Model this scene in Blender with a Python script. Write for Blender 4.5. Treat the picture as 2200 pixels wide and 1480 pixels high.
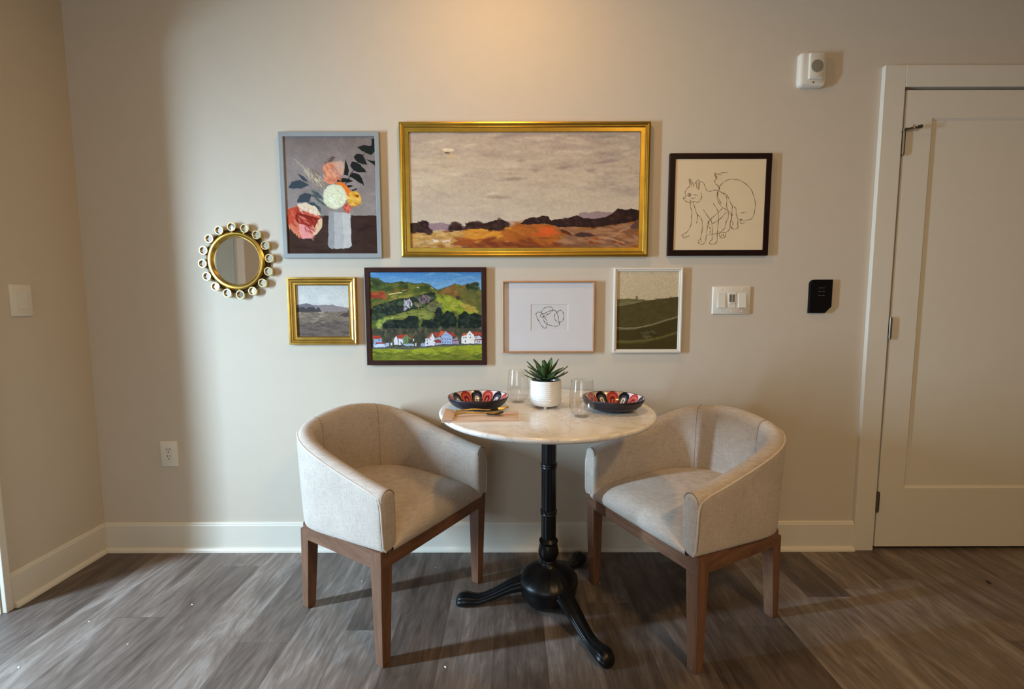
import bpy, bmesh, math, random
import numpy as np
from mathutils import Vector, Matrix

random.seed(7)
PI = math.pi
SC = bpy.context.scene
COL = SC.collection
for _o in list(bpy.data.objects):
    bpy.data.objects.remove(_o)


def s2l(c):
    return tuple((v / 12.92 if v <= 0.04045 else ((v + 0.055) / 1.055) ** 2.4) for v in c)


def rgb(r, g, b):
    return s2l((r / 255, g / 255, b / 255)) + (1.0,)


# ------------------------------------------------------------------ camera
cam_data = bpy.data.cameras.new('camera')
cam = bpy.data.objects.new('camera', cam_data)
COL.objects.link(cam)
cam_data.sensor_width = 36.0
cam_data.lens = 963.3 / 2200 * 36.0
cam_data.clip_start = 0.02


def cam_matrix(loc, yaw, pitch, roll):
    cy, sy, cp, sp, cr, sr = math.cos(yaw), math.sin(yaw), math.cos(pitch), math.sin(pitch), math.cos(roll), math.sin(roll)
    f = Vector((sy * cp, cy * cp, -sp))
    r = Vector((cy, -sy, 0))
    u = r.cross(f)
    r2 = r * cr + u * sr
    u2 = u * cr - r * sr
    m = Matrix((r2, u2, -f)).transposed().to_4x4()
    m.translation = Vector(loc)
    return m


cam.matrix_world = cam_matrix((1.9026, -2.0137, 1.1396), 0.0001, 0.0871, -0.0021)
SC.camera = cam

# ------------------------------------------------------------------ colour management and light
SC.view_settings.view_transform = 'Standard'
SC.view_settings.look = 'None'
SC.view_settings.gamma = 1.0
SC.view_settings.use_curve_mapping = False
SC.view_settings.exposure = 0.0

world = bpy.data.worlds.new('world')
SC.world = world
world.use_nodes = True
world.node_tree.nodes['Background'].inputs[0].default_value = (0.75, 0.87, 1.0, 1)
world.node_tree.nodes['Background'].inputs[1].default_value = 1.0


def area_light(name, loc, look, sx, sy, power, color, spread=180):
    d = bpy.data.lights.new(name, 'AREA')
    d.shape = 'RECTANGLE'
    d.size, d.size_y = sx, sy
    d.energy = power
    d.color = color
    d.spread = math.radians(spread)
    o = bpy.data.objects.new(name, d)
    COL.objects.link(o)
    o.location = loc
    o.rotation_euler = Vector(look).to_track_quat('-Z', 'Y').to_euler()
    return o


# daylight strip in an invented hall window (left); added fill behind the camera
area_light('left_daylight_strip', (-0.915, -1.27, 1.22), (1, -0.04, -0.38), 0.06, 1.10, 124, (0.53, 0.77, 1.0), 140)
area_light('room_fill_light', (0.95, -3.98, 1.45), (0.12, 1, -0.03), 1.5, 1.5, 16, (0.88, 0.97, 1.0))
# warm ceiling lamp near the back wall
_l = bpy.data.lights.new('ceiling_lamp_light', 'AREA')
_l.shape = 'DISK'
_l.size = 0.14
_l.energy = 10.5
_l.color = (1.0, 0.57, 0.19)
_o = bpy.data.objects.new('ceiling_lamp_light', _l)
COL.objects.link(_o)
_o.location = (1.84, -0.62, 2.735)
_l2 = bpy.data.lights.new('rear_fill_light', 'AREA')  # added warm fill from the rear, no known fixture
_l2.shape = 'DISK'
_l2.size = 0.3
_l2.energy = 37
_l2.color = (1.0, 0.66, 0.28)
_o = bpy.data.objects.new('rear_fill_light', _l2)
COL.objects.link(_o)
_o.location = (3.1, -2.6, 2.735)


# ------------------------------------------------------------------ node helpers
class NT:
    def __init__(self, name):
        self.m = bpy.data.materials.new(name)
        self.m.use_nodes = True
        self.t = self.m.node_tree
        self.b = self.t.nodes['Principled BSDF']
        self.out = self.t.nodes['Material Output']

    def n(self, typ, **kw):
        nd = self.t.nodes.new('ShaderNode' + typ)
        for k, v in kw.items():
            setattr(nd, k, v)
        return nd

    def l(self, a, b):
        self.t.links.new(a, b)

    def val(self, sock, v):
        if isinstance(v, (int, float, tuple)):
            sock.default_value = v
        else:
            self.l(v, sock)

    def math(self, op, a, b=0.0, c=None):
        nd = self.n('Math', operation=op)
        self.val(nd.inputs[0], a)
        self.val(nd.inputs[1], b)
        if c is not None:
            self.val(nd.inputs[2], c)
        return nd.outputs[0]

    def comb(self, x, y, z):
        nd = self.n('CombineXYZ')
        for i, v in enumerate((x, y, z)):
            self.val(nd.inputs[i], v)
        return nd.outputs[0]

    def noise(self, vec, scale=1.0, detail=4.0, rough=0.5, dist=0.0):
        nd = self.n('TexNoise')
        self.l(vec, nd.inputs['Vector'])
        nd.inputs['Scale'].default_value = scale
        nd.inputs['Detail'].default_value = detail
        nd.inputs['Roughness'].default_value = rough
        nd.inputs['Distortion'].default_value = dist
        return nd.outputs['Fac']

    def ramp(self, fac, stops):
        nd = self.n('ValToRGB')
        cr = nd.color_ramp
        while len(cr.elements) < len(stops):
            cr.elements.new(0.5)
        for e, (p, c) in zip(cr.elements, stops):
            e.position = p
            e.color = c
        self.l(fac, nd.inputs[0])
        return nd.outputs[0]

    def mix(self, fac, a, b, mode='MIX'):
        nd = self.n('MixRGB', blend_type=mode)
        self.val(nd.inputs[0], fac)
        self.val(nd.inputs[1], a)
        self.val(nd.inputs[2], b)
        return nd.outputs[0]

    def bump(self, h, strength=0.2, dist=0.001):
        nd = self.n('Bump')
        nd.inputs['Strength'].default_value = strength
        nd.inputs['Distance'].default_value = dist
        self.l(h, nd.inputs['Height'])
        self.l(nd.outputs[0], self.b.inputs['Normal'])

    def obj(self):
        return self.n('TexCoord').outputs['Object']

    def mapped(self, sx, sy, sz):
        mp = self.n('Mapping')
        mp.inputs['Scale'].default_value = (sx, sy, sz)
        self.l(self.obj(), mp.inputs['Vector'])
        return mp.outputs[0]


def simple(name, color, rough=0.5, metal=0.0, spec=0.5, bump=None, var=0.0):
    t = NT(name)
    t.b.inputs['Roughness'].default_value = rough
    t.b.inputs['Metallic'].default_value = metal
    t.b.inputs['Specular IOR Level'].default_value = spec
    nz = t.noise(t.obj(), 14.0, 4)
    lo = tuple(c * (1 - var) for c in color[:3]) + (1,)
    hi = tuple(min(1, c * (1 + var)) for c in color[:3]) + (1,)
    t.l(t.ramp(nz, [(0.3, lo), (0.7, hi)]), t.b.inputs['Base Color'])
    if bump:
        t.bump(t.noise(t.obj(), bump[0], 3), bump[1], bump[2])
    return t.m


M = {}
M['wall'] = simple('wall_paint', (0.545, 0.475, 0.385, 1), 0.72, spec=0.25, bump=(260, 0.12, 0.0006), var=0.012)
M['added_hall'] = simple('added_hall_paint', (0.36, 0.33, 0.29, 1), 0.75, spec=0.2, var=0.012)  # kept darker so the added hall reflects dimly in the mirror
M['ceiling'] = simple('ceiling_paint', (0.60, 0.56, 0.49, 1), 0.9, spec=0.1, var=0.01)
M['trim'] = simple('trim_paint', (0.64, 0.59, 0.50, 1), 0.38, var=0.01)
M['white_plastic'] = simple('white_plastic', (0.66, 0.625, 0.55, 1), 0.4, var=0.01)
M['slot'] = simple('dark_slot', (0.012, 0.011, 0.010, 1), 0.7)
M['grille'] = simple('grille_grey', (0.13, 0.12, 0.095, 1), 0.6)
M['black_plastic'] = simple('black_plastic', (0.003, 0.003, 0.004, 1), 0.5, spec=0.12)
M['legend'] = simple('grey_legend', (0.10, 0.11, 0.12, 1), 0.5)
M['nickel'] = simple('brushed_nickel', (0.17, 0.14, 0.11, 1), 0.38, metal=1.0, var=0.05)
M['iron'] = simple('black_cast_iron', (0.0035, 0.004, 0.005, 1), 0.36, spec=0.3, bump=(90, 0.15, 0.001), var=0.1)
M['gold'] = simple('gold_leaf', (0.43, 0.275, 0.048, 1), 0.38, metal=1.0, bump=(160, 0.2, 0.0005), var=0.12)
M['gold_bright'] = simple('antique_gold', (0.60, 0.38, 0.085, 1), 0.30, metal=1.0, bump=(120, 0.3, 0.0006), var=0.15)
M['brass'] = simple('brass_cutlery', (0.62, 0.44, 0.15, 1), 0.22, metal=1.0, var=0.05)
M['champagne'] = simple('champagne_rim', (0.72, 0.58, 0.30, 1), 0.30, metal=1.0, var=0.05)
M['bronze'] = simple('dark_bronze', (0.075, 0.05, 0.025, 1), 0.45, metal=0.7, var=0.1)
M['grey_frame'] = simple('grey_painted_wood', rgb(140, 144, 144), 0.5, var=0.04)
M['espresso'] = simple('espresso_wood', (0.011, 0.003, 0.003, 1), 0.45, spec=0.15, var=0.2)
M['walnut_frame'] = simple('dark_walnut', (0.032, 0.010, 0.007, 1), 0.5, spec=0.15, var=0.25)
M['oak_frame'] = simple('light_oak', (0.40, 0.19, 0.075, 1), 0.45, var=0.12)
M['white_frame'] = simple('white_painted_wood', (0.66, 0.61, 0.53, 1), 0.4, var=0.02)
M['mat'] = simple('white_mat_board', (0.62, 0.60, 0.61, 1), 0.85, spec=0.1, var=0.01)
M['paper'] = simple('drawing_paper', (0.60, 0.585, 0.59, 1), 0.85, spec=0.1, var=0.01)
M['cream_paper'] = simple('cream_paper', (0.73, 0.60, 0.41, 1), 0.8, spec=0.1, var=0.02)
M['ink'] = simple('black_ink', (0.015, 0.015, 0.017, 1), 0.8, spec=0.1)
M['pencil'] = simple('brown_pencil', (0.13, 0.095, 0.055, 1), 0.9, spec=0.05, var=0.3)
M['ceramic'] = simple('white_glazed_ceramic', (0.80, 0.77, 0.73, 1), 0.22, bump=(40, 0.1, 0.001), var=0.02)
M['soil'] = simple('dark_soil', (0.02, 0.014, 0.01, 1), 0.95, bump=(200, 0.8, 0.003), var=0.3)
M['napkin'] = simple('beige_napkin', (0.64, 0.46, 0.345, 1), 0.9, spec=0.1, bump=(900, 0.25, 0.0004), var=0.05)
M['crumb'] = simple('white_crumb', (0.85, 0.84, 0.82, 1), 0.7)
M['scrap'] = simple('dark_scrap', (0.012, 0.01, 0.008, 1), 0.7)
M['bowl_out'] = simple('navy_glaze', (0.010, 0.010, 0.020, 1), 0.36, bump=(60, 0.35, 0.002), var=0.3)
M['mirror'] = simple('mirror_silver', (0.86, 0.86, 0.86, 1), 0.02, metal=1.0)
M['door_dark'] = simple('unlit_space', (0.05, 0.045, 0.04, 1), 0.9)
M['dark_metal'] = simple('dark_metal', (0.02, 0.02, 0.02, 1), 0.4, metal=0.5)

# glass: Fresnel mix of clear and glossy
def glass(name, ior, tint=(1, 1, 1, 1), rough=0.0):
    t = NT(name)
    t.t.nodes.remove(t.b)
    tr = t.n('BsdfTransparent')
    tr.inputs[0].default_value = tint
    gl = t.n('BsdfGlossy')
    gl.inputs['Roughness'].default_value = rough
    lw = t.n('LayerWeight')
    lw.inputs['Blend'].default_value = 0.5
    f0 = ((ior - 1) / (ior + 1)) ** 2
    fr = t.math('MULTIPLY_ADD', t.math('POWER', lw.outputs['Facing'], 5.0), 0.92 * (1 - f0), f0)
    mx = t.n('MixShader')
    t.l(fr, mx.inputs[0])
    t.l(tr.outputs[0], mx.inputs[1])
    t.l(gl.outputs[0], mx.inputs[2])
    t.l(mx.outputs[0], t.out.inputs[0])
    return t.m


M['pane'] = glass('picture_glass', 1.35)
M['tumbler'] = glass('drinking_glass', 1.6, (0.985, 0.985, 0.98, 1))

# wood (grain along object z)
def wood(name, c0, c1, rough=0.45, s=(38, 38, 3.2)):
    t = NT(name)
    v = t.mapped(*s)
    g = t.noise(v, 1.0, 6, 0.62, 0.6)
    fine = t.noise(t.mapped(s[0] * 6, s[1] * 6, s[2] * 4), 1.0, 3)
    f = t.math('MULTIPLY_ADD', fine, 0.30, t.math('MULTIPLY', g, 0.8))
    t.l(t.ramp(f, [(0.3, c0), (0.72, c1)]), t.b.inputs['Base Color'])
    t.b.inputs['Roughness'].default_value = rough
    t.b.inputs['Specular IOR Level'].default_value = 0.35
    t.bump(fine, 0.12, 0.0006)
    return t.m


M['leg_wood'] = wood('chair_wood', (0.085, 0.036, 0.018, 1), (0.205, 0.100, 0.056, 1))
M['apron_wood'] = wood('chair_apron_wood', (0.085, 0.036, 0.018, 1), (0.205, 0.100, 0.056, 1), s=(5, 5, 40))

# linen
t = NT('linen')
o = t.mapped(1, 1, 1)
a = t.noise(t.mapped(36, 36, 420), 1.0, 3, 0.6)
b = t.noise(t.mapped(420, 420, 30), 1.0, 3, 0.6)
big = t.noise(t.mapped(7, 7, 7), 1.0, 3, 0.5)
w = t.math('ADD', t.math('MULTIPLY', a, 0.5), t.math('MULTIPLY', b, 0.5))
w2 = t.math('MULTIPLY_ADD', big, 0.22, t.math('MULTIPLY', w, 0.85))
t.l(t.ramp(w2, [(0.36, (0.345, 0.282, 0.230, 1)), (0.66, (0.535, 0.458, 0.392, 1))]), t.b.inputs['Base Color'])
t.b.inputs['Roughness'].default_value = 0.9
t.b.inputs['Specular IOR Level'].default_value = 0.12
t.b.inputs['Sheen Weight'].default_value = 0.15
t.bump(w, 0.35, 0.0012)
M['linen'] = t.m
M['seam'] = simple('linen_seam', (0.27, 0.215, 0.17, 1), 0.95, spec=0.05, var=0.1)
M['welt'] = simple('linen_welt', (0.55, 0.475, 0.41, 1), 0.9, spec=0.1, var=0.06)

# marble
t = NT('white_marble')
n0 = t.noise(t.obj(), 5.0, 6, 0.6, 1.6)
v1 = t.math('ABSOLUTE', t.math('SUBTRACT', n0, 0.5))
vein = t.ramp(v1, [(0.0, (0.62, 0.55, 0.48, 1)), (0.022, (0.79, 0.75, 0.70, 1)), (0.10, (0.84, 0.81, 0.775, 1))])
n1 = t.noise(t.obj(), 2.3, 5, 0.6, 0.8)
t.l(t.mix(t.math('MULTIPLY', n1, 0.55), vein, (0.74, 0.68, 0.62, 1)), t.b.inputs['Base Color'])
t.b.inputs['Roughness'].default_value = 0.16
t.b.inputs['Specular IOR Level'].default_value = 0.5
M['marble'] = t.m

# plank floor: planks run along y, 174.4 mm wide
t = NT('vinyl_plank_floor')
sp = t.n('SeparateXYZ')
t.l(t.obj(), sp.inputs[0])
X, Y = sp.outputs[0], sp.outputs[1]
xs = t.math('DIVIDE', t.math('SUBTRACT', X, 0.269 - 0.1744 * 10), 0.1744)
pi_ = t.math('FLOOR', xs)
fx = t.math('FRACT', xs)
wn = t.n('TexWhiteNoise', noise_dimensions='1D')
t.l(pi_, wn.inputs['W'])
ys = t.math('DIVIDE', t.math('MULTIPLY_ADD', wn.outputs['Value'], 1.22, Y), 1.22)
pj = t.math('FLOOR', ys)
fy = t.math('FRACT', ys)
wn2 = t.n('TexWhiteNoise', noise_dimensions='2D')
t.l(t.comb(pi_, pj, 0.0), wn2.inputs['Vector'])
tone = wn2.outputs['Value']
rz = t.math('MULTIPLY', tone, 37.0)
coarse = t.noise(t.comb(t.math('MULTIPLY_ADD', X, 9.0, rz), t.math('MULTIPLY', Y, 2.3), rz), 1.0, 5, 0.62, 2.2)
fine = t.noise(t.comb(t.math('MULTIPLY_ADD', X, 88.0, rz), t.math('MULTIPLY', Y, 9.0), rz), 1.0, 5, 0.65, 1.2)
streak = t.noise(t.comb(t.math('MULTIPLY_ADD', X, 30.0, rz), t.math('MULTIPLY', Y, 2.4), rz), 1.0, 4, 0.55, 1.8)
f = t.math('ADD', t.math('MULTIPLY', coarse, 0.52), t.math('MULTIPLY', fine, 0.22))
f = t.math('MULTIPLY_ADD', streak, 0.28, f)
f = t.math('MULTIPLY_ADD', t.math('SUBTRACT', tone, 0.5), 0.22, f)
colr = t.ramp(f, [(0.30, (0.045, 0.030, 0.022, 1)), (0.46, (0.095, 0.070, 0.057, 1)), (0.60, (0.160, 0.123, 0.101, 1)), (0.76, (0.30, 0.255, 0.225, 1))])
ex = t.math('MINIMUM', fx, t.math('SUBTRACT', 1.0, fx))
ey = t.math('MINIMUM', fy, t.math('SUBTRACT', 1.0, fy))
gx = t.math('LESS_THAN', ex, 0.007)
gy = t.math('LESS_THAN', ey, 0.0010)
gr = t.math('MAXIMUM', gx, gy)
t.l(t.mix(t.math('MULTIPLY', gr, 0.45), colr, (0.05, 0.04, 0.034, 1)), t.b.inputs['Base Color'])
t.l(t.math('MULTIPLY_ADD', fine, 0.12, 0.40), t.b.inputs['Roughness'])
t.b.inputs['Specular IOR Level'].default_value = 0.4
t.bump(t.math('SUBTRACT', fine, t.math('MULTIPLY', gr, 0.8)), 0.15, 0.0008)
M['floor'] = t.m


def vcol_mat(name, rough, spec):
    t = NT(name)
    at = t.n('Attribute', attribute_name='Paint')
    nz = t.noise(t.mapped(300, 300, 300), 1.0, 2)
    t.l(at.outputs['Color'], t.b.inputs['Base Color'])
    t.b.inputs['Roughness'].default_value = rough
    t.b.inputs['Specular IOR Level'].default_value = spec
    t.bump(nz, 0.08, 0.0004)
    return t.m


M['paint'] = vcol_mat('oil_paint', 0.6, 0.10)
M['print'] = vcol_mat('printed_paper', 0.8, 0.06)
M['bowl_in'] = vcol_mat('painted_glaze', 0.14, 0.5)
M['leaf'] = vcol_mat('succulent_leaf', 0.45, 0.4)


# ------------------------------------------------------------------ mesh helpers
class MB:
    """collects vertices and faces of ONE mesh"""

    def __init__(self):
        self.v, self.f, self.mi = [], [], []
        self.col = None

    def add(self, verts, faces, mi=0):
        o = len(self.v)
        self.v += [tuple(p) for p in verts]
        self.f += [tuple(i + o for i in fc) for fc in faces]
        self.mi += [mi] * len(faces)

    def box(self, x0, x1, y0, y1, z0, z1, bevel=0.0, seg=2, mi=0):
        bm = bmesh.new()
        bmesh.ops.create_cube(bm, size=1)
        for v in bm.verts:
            v.co = Vector(((x0 + x1) / 2 + v.co.x * (x1 - x0), (y0 + y1) / 2 + v.co.y * (y1 - y0), (z0 + z1) / 2 + v.co.z * (z1 - z0)))
        if bevel:
            bmesh.ops.bevel(bm, geom=list(bm.edges), offset=bevel, segments=seg, profile=0.5, affect='EDGES')
        bm.verts.index_update()
        self.add([v.co[:] for v in bm.verts], [[v.index for v in fc.verts] for fc in bm.faces], mi)
        bm.free()

    def hexa(self, bot, top, mi=0):
        """bot, top: four points each, same winding"""
        self.add(list(bot) + list(top), [(3, 2, 1, 0), (4, 5, 6, 7), (0, 1, 5, 4), (1, 2, 6, 5), (2, 3, 7, 6), (3, 0, 4, 7)], mi)

    def grid(self, rows, close_u=False, close_v=False, cap0=False, cap1=False, mi=0):
        """rows: list of equal-length point lists"""
        nr, nc = len(rows), len(rows[0])
        vs = [p for r in rows for p in r]
        fs = []
        for i in range(nr if close_v else nr - 1):
            for j in range(nc if close_u else nc - 1):
                a = i * nc + j
                b = i * nc + (j + 1) % nc
                i2 = (i + 1) % nr
                fs.append((a, b, i2 * nc + (j + 1) % nc, i2 * nc + j))
        if cap0:
            fs.append(tuple(range(nc - 1, -1, -1)))
        if cap1:
            fs.append(tuple((nr - 1) * nc + j for j in range(nc)))
        self.add(vs, fs, mi)

    def lathe(self, prof, n=48, c=(0, 0), rmod=None, cap0=True, cap1=True, mi=0):
        """prof: [(r, z)] bottom to top, around z"""
        rows = []
        for r, z in prof:
            row = []
            for k in range(n):
                a = 2 * PI * k / n
                rr = r * (rmod(a, z) if rmod else 1)
                row.append((c[0] + rr * math.cos(a), c[1] + rr * math.sin(a), z))
            rows.append(row)
        self.grid(rows, close_u=True, cap0=cap0, cap1=cap1, mi=mi)

    def tube(self, pts, r, n=8, closed=False, mi=0, flat=1.0):
        pts = [Vector(p) for p in pts]
        N = len(pts)
        rows = []
        up = None
        for i, p in enumerate(pts):
            if closed:
                d = pts[(i + 1) % N] - pts[i - 1]
            else:
                d = pts[min(i + 1, N - 1)] - pts[max(i - 1, 0)]
            d.normalize()
            if up is None:
                up = Vector((0, 0, 1)) if abs(d.z) < 0.9 else Vector((0, 1, 0))
            s = d.cross(up)
            if s.length < 1e-4:
                s = d.cross(Vector((1, 0, 0)))
            s.normalize()
            up = s.cross(d).normalized()
            rr = r[i] if isinstance(r, (list, tuple)) else r
            rows.append([tuple(p + s * (rr * math.cos(2 * PI * k / n)) + up * (rr * flat * math.sin(2 * PI * k / n))) for k in range(n)])
        self.grid(rows, close_u=True, close_v=closed, cap0=not closed, cap1=not closed, mi=mi)

    def build(self, name, mats, parent=None, smooth=True, angle=40):
        me = bpy.data.meshes.new(name)
        me.from_pydata(self.v, [], self.f)
        if not isinstance(mats, (list, tuple)):
            mats = [mats]
        for m in mats:
            me.materials.append(m)
        me.polygons.foreach_set('material_index', self.mi)
        bm = bmesh.new()
        bm.from_mesh(me)
        bmesh.ops.recalc_face_normals(bm, faces=bm.faces)
        bm.to_mesh(me)
        bm.free()
        if self.col is not None:
            ca = me.color_attributes.new('Paint', 'FLOAT_COLOR', 'POINT')
            ca.data.foreach_set('color', np.asarray(self.col, np.float32).ravel())
        if smooth:
            me.polygons.foreach_set('use_smooth', [True] * len(me.polygons))
            try:
                me.set_sharp_from_angle(angle=math.radians(angle))
            except Exception:
                pass
        o = bpy.data.objects.new(name, me)
        COL.objects.link(o)
        if parent is not None:
            o.parent = parent
        return o


def thing(name, label, cat, loc=(0, 0, 0), rotz=0.0, group=None):
    o = bpy.data.objects.new(name, None)
    o.empty_display_size = 0.05
    COL.objects.link(o)
    o.location = loc
    o.rotation_euler = (0, 0, rotz)
    tag(o, label, cat, group)
    return o


def tag(o, label, cat, group=None):
    o['label'] = label
    o['category'] = cat
    if group:
        o['group'] = group
    return o


def struct(o):
    o['kind'] = 'structure'
    return o


def copy_tree(o, parent=None):
    c = o.copy()
    COL.objects.link(c)
    c.parent = parent
    for ch in list(o.children):
        copy_tree(ch, c)
    return c


def prism(mb, pts, y0, y1, mi=0, axis='y'):
    """polygon pts [(x, z)] extruded from y0 to y1"""
    n = len(pts)
    if axis == 'y':
        vs = [(x, y0, z) for x, z in pts] + [(x, y1, z) for x, z in pts]
    else:  # pts are (y, z), extruded along x
        vs = [(y0, x, z) for x, z in pts] + [(y1, x, z) for x, z in pts]
    fs = [tuple(range(n)), tuple(range(2 * n - 1, n - 1, -1))]
    fs += [(i, (i + 1) % n, n + (i + 1) % n, n + i) for i in range(n)]
    mb.add(vs, fs, mi)


# ------------------------------------------------------------------ room shell
RX0, RX1, RY0, CZ = 0.0, 5.3, -4.0, 2.74
mb = MB(); mb.box(-1.1, RX1 + 0.12, RY0 - 0.12, 0.16, -0.08, 0.0)
floor = struct(mb.build('floor', M['floor'], smooth=False))
mb = MB(); mb.box(-1.1, RX1 + 0.12, RY0 - 0.12, 0.16, CZ, CZ + 0.08)
struct(mb.build('ceiling', M['ceiling'], smooth=False))

DX0, DX1, DZ = 3.584, 4.500, 2.062          # clear opening of the white door
mb = MB()
mb.box(-0.12, DX0, 0.0, 0.12, 0, CZ)
mb.box(DX1, RX1 + 0.12, 0.0, 0.12, 0, CZ)
mb.box(DX0, DX1, 0.0, 0.12, DZ, CZ)
mb.box(DX0, DX1, 0.10, 0.12, 0, DZ)
struct(mb.build('wall_back', M['wall'], smooth=False))

LY0, LY1, LZ = -1.125, -0.435, 2.06           # opening in the left wall
mb = MB()
mb.box(-0.12, 0, LY1, 0.0, 0, CZ)
mb.box(-0.12, 0, RY0, LY0, 0, CZ)
mb.box(-0.12, 0, LY0, LY1, LZ, CZ)
struct(mb.build('wall_left', M['wall'], smooth=False))
# invented side hall with a narrow window, shaped to let in the daylight strip
HY0, HY1 = -3.20, -0.30
WY0, WY1, WZ0, WZ1 = -1.50, -1.10, 0.62, 1.82
mb = MB()
mb.box(-0.97, -0.87, HY0, WY0, 0, CZ)
mb.box(-0.97, -0.87, WY1, HY1, 0, CZ)
mb.box(-0.97, -0.87, WY0, WY1, 0, WZ0)
mb.box(-0.97, -0.87, WY0, WY1, WZ1, CZ)
mb.box(-0.97, -0.12, HY0 - 0.08, HY0, 0, CZ)
mb.box(-0.97, -0.12, HY1, HY1 + 0.08, 0, CZ)
struct(mb.build('wall_added_hall', M['added_hall'], smooth=False))
mb = MB()
for (y0, y1, z0, z1) in ((WY0 - 0.05, WY0, WZ0 - 0.05, WZ1 + 0.05), (WY1, WY1 + 0.05, WZ0 - 0.05, WZ1 + 0.05), (WY0, WY1, WZ0 - 0.05, WZ0), (WY0, WY1, WZ1, WZ1 + 0.05)):
    mb.box(-0.87, -0.855, y0, y1, z0, z1, 0.002)
struct(mb.build('added_window_1', M['trim'], smooth=False))  # frame of the invented hall window, widened for reflections in the small mirrors

mb = MB()
FW0, FW1, FZ0, FZ1 = 0.2, 1.7, 0.7, 2.2
mb.box(-0.12, FW0, RY0 - 0.12, RY0, 0, CZ)
mb.box(FW1, RX1 + 0.12, RY0 - 0.12, RY0, 0, CZ)
mb.box(FW0, FW1, RY0 - 0.12, RY0, 0, FZ0)
mb.box(FW0, FW1, RY0 - 0.12, RY0, FZ1, CZ)
struct(mb.build('wall_front', M['wall'], smooth=False))
mb = MB()
for (x0, x1, z0, z1) in ((FW0 - 0.07, FW0, FZ0 - 0.07, FZ1 + 0.07), (FW1, FW1 + 0.07, FZ0 - 0.07, FZ1 + 0.07), (FW0, FW1, FZ0 - 0.07, FZ0), (FW0, FW1, FZ1, FZ1 + 0.07)):
    mb.box(x0, x1, RY0, RY0 + 0.02, z0, z1, 0.002)
struct(mb.build('added_window_2', M['trim'], smooth=False))  # invented window frame around the added fill light
mb = MB(); mb.box(RX1, RX1 + 0.12, RY0, 0.0, 0, CZ)
struct(mb.build('wall_right', M['wall'], smooth=False))


# baseboards with quarter-round shoe
def base_prof(th=0.014, h=0.136):
    return [(0, 0.0), (th, 0.0), (th, h - 0.013), (th - 0.003, h - 0.010), (th - 0.004, h - 0.004), (th - 0.008, h), (0, h)]


def shoe_prof(th=0.014, r=0.015):
    return [(th, 0.0)] + [(th + r * math.cos(a), r * 1.25 * math.sin(a)) for a in [k * PI / 12 for k in range(7)]]


CX0, CX1 = 3.488, 3.578                     # left casing leg of the white door
mb = MB(); prism(mb, [(-d, z) for d, z in base_prof()], 0.0, CX0, axis='x')
bb = struct(mb.build('baseboard_back', M['trim'], angle=30))
mb = MB(); prism(mb, [(-d, z) for d, z in shoe_prof()], 0.0, CX0 + 0.001, axis='x')
mb.build('shoe_molding', M['trim'], bb, angle=50)
mb = MB(); prism(mb, base_prof(), -0.412, -0.0141, axis='y')
bl = struct(mb.build('baseboard_left', M['trim'], angle=30))
mb = MB(); prism(mb, shoe_prof(), -0.405, -0.0291, axis='y')
mb.build('shoe_molding', M['trim'], bl, angle=50)

# casing of the left opening
mb = MB()
mb.box(0, 0.018, LY1, -0.412, 0, LZ + 0.088, 0.002)
mb.box(0, 0.018, LY0 - 0.088, LY0, 0, LZ + 0.088, 0.002)
mb.box(0, 0.018, LY0, LY1, LZ, LZ + 0.088, 0.002)
mb.box(-0.12, -0.001, LY1 - 0.004, LY1, 0, LZ)
mb.box(-0.12, -0.001, LY0, LY0 + 0.004, 0, LZ)
struct(mb.build('trim_1', M['trim'], smooth=False))
# casing of the white door
mb = MB()
mb.box(CX0, CX1, -0.020, 0, 0, DZ + 0.088, 0.002)
mb.box(DX1 + 0.006, DX1 + 0.096, -0.020, 0, 0, DZ + 0.088, 0.002)
mb.box(CX1, DX1 + 0.006, -0.020, 0, DZ, DZ + 0.088, 0.002)
# jamb and stop
mb.box(DX0 - 0.006, DX0 - 0.0005, -0.0005, 0.10, 0, DZ)
mb.box(DX1 + 0.0005, DX1 + 0.006, -0.0005, 0.10, 0, DZ)
struct(mb.build('trim_2', M['trim'], smooth=False))

# white shaker door with one recessed panel
SX0, SX1, SZ0, SZ1 = DX0 + 0.004, DX1 - 0.004, 0.018, 2.050
PX0, PX1, PZ0, PZ1 = 3.706, 4.382, 0.297, 1.937
mb = MB()
y0, y1 = -0.015, 0.025
mb.box(SX0, PX0, y0, y1, SZ0, SZ1)
mb.box(PX1, SX1, y0, y1, SZ0, SZ1)
mb.box(PX0, PX1, y0, y1, SZ0, PZ0)
mb.box(PX0, PX1, y0, y1, PZ1, SZ1)
door = struct(mb.build('door_1', M['trim'], smooth=False))
mb = MB()
rec, bw = 0.008, 0.010
o_ = [(PX0, PZ0), (PX1, PZ0), (PX1, PZ1), (PX0, PZ1)]
i_ = [(PX0 + bw, PZ0 + bw), (PX1 - bw, PZ0 + bw), (PX1 - bw, PZ1 - bw), (PX0 + bw, PZ1 - bw)]
vs = [(x, y0, z) for x, z in o_] + [(x, y0 + rec, z) for x, z in i_]
fs = [(k, (k + 1) % 4, 4 + (k + 1) % 4, 4 + k) for k in range(4)] + [(4, 5, 6, 7)]
mb.add(vs, fs)
mb.build('panel', M['trim'], door, smooth=False)
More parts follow.
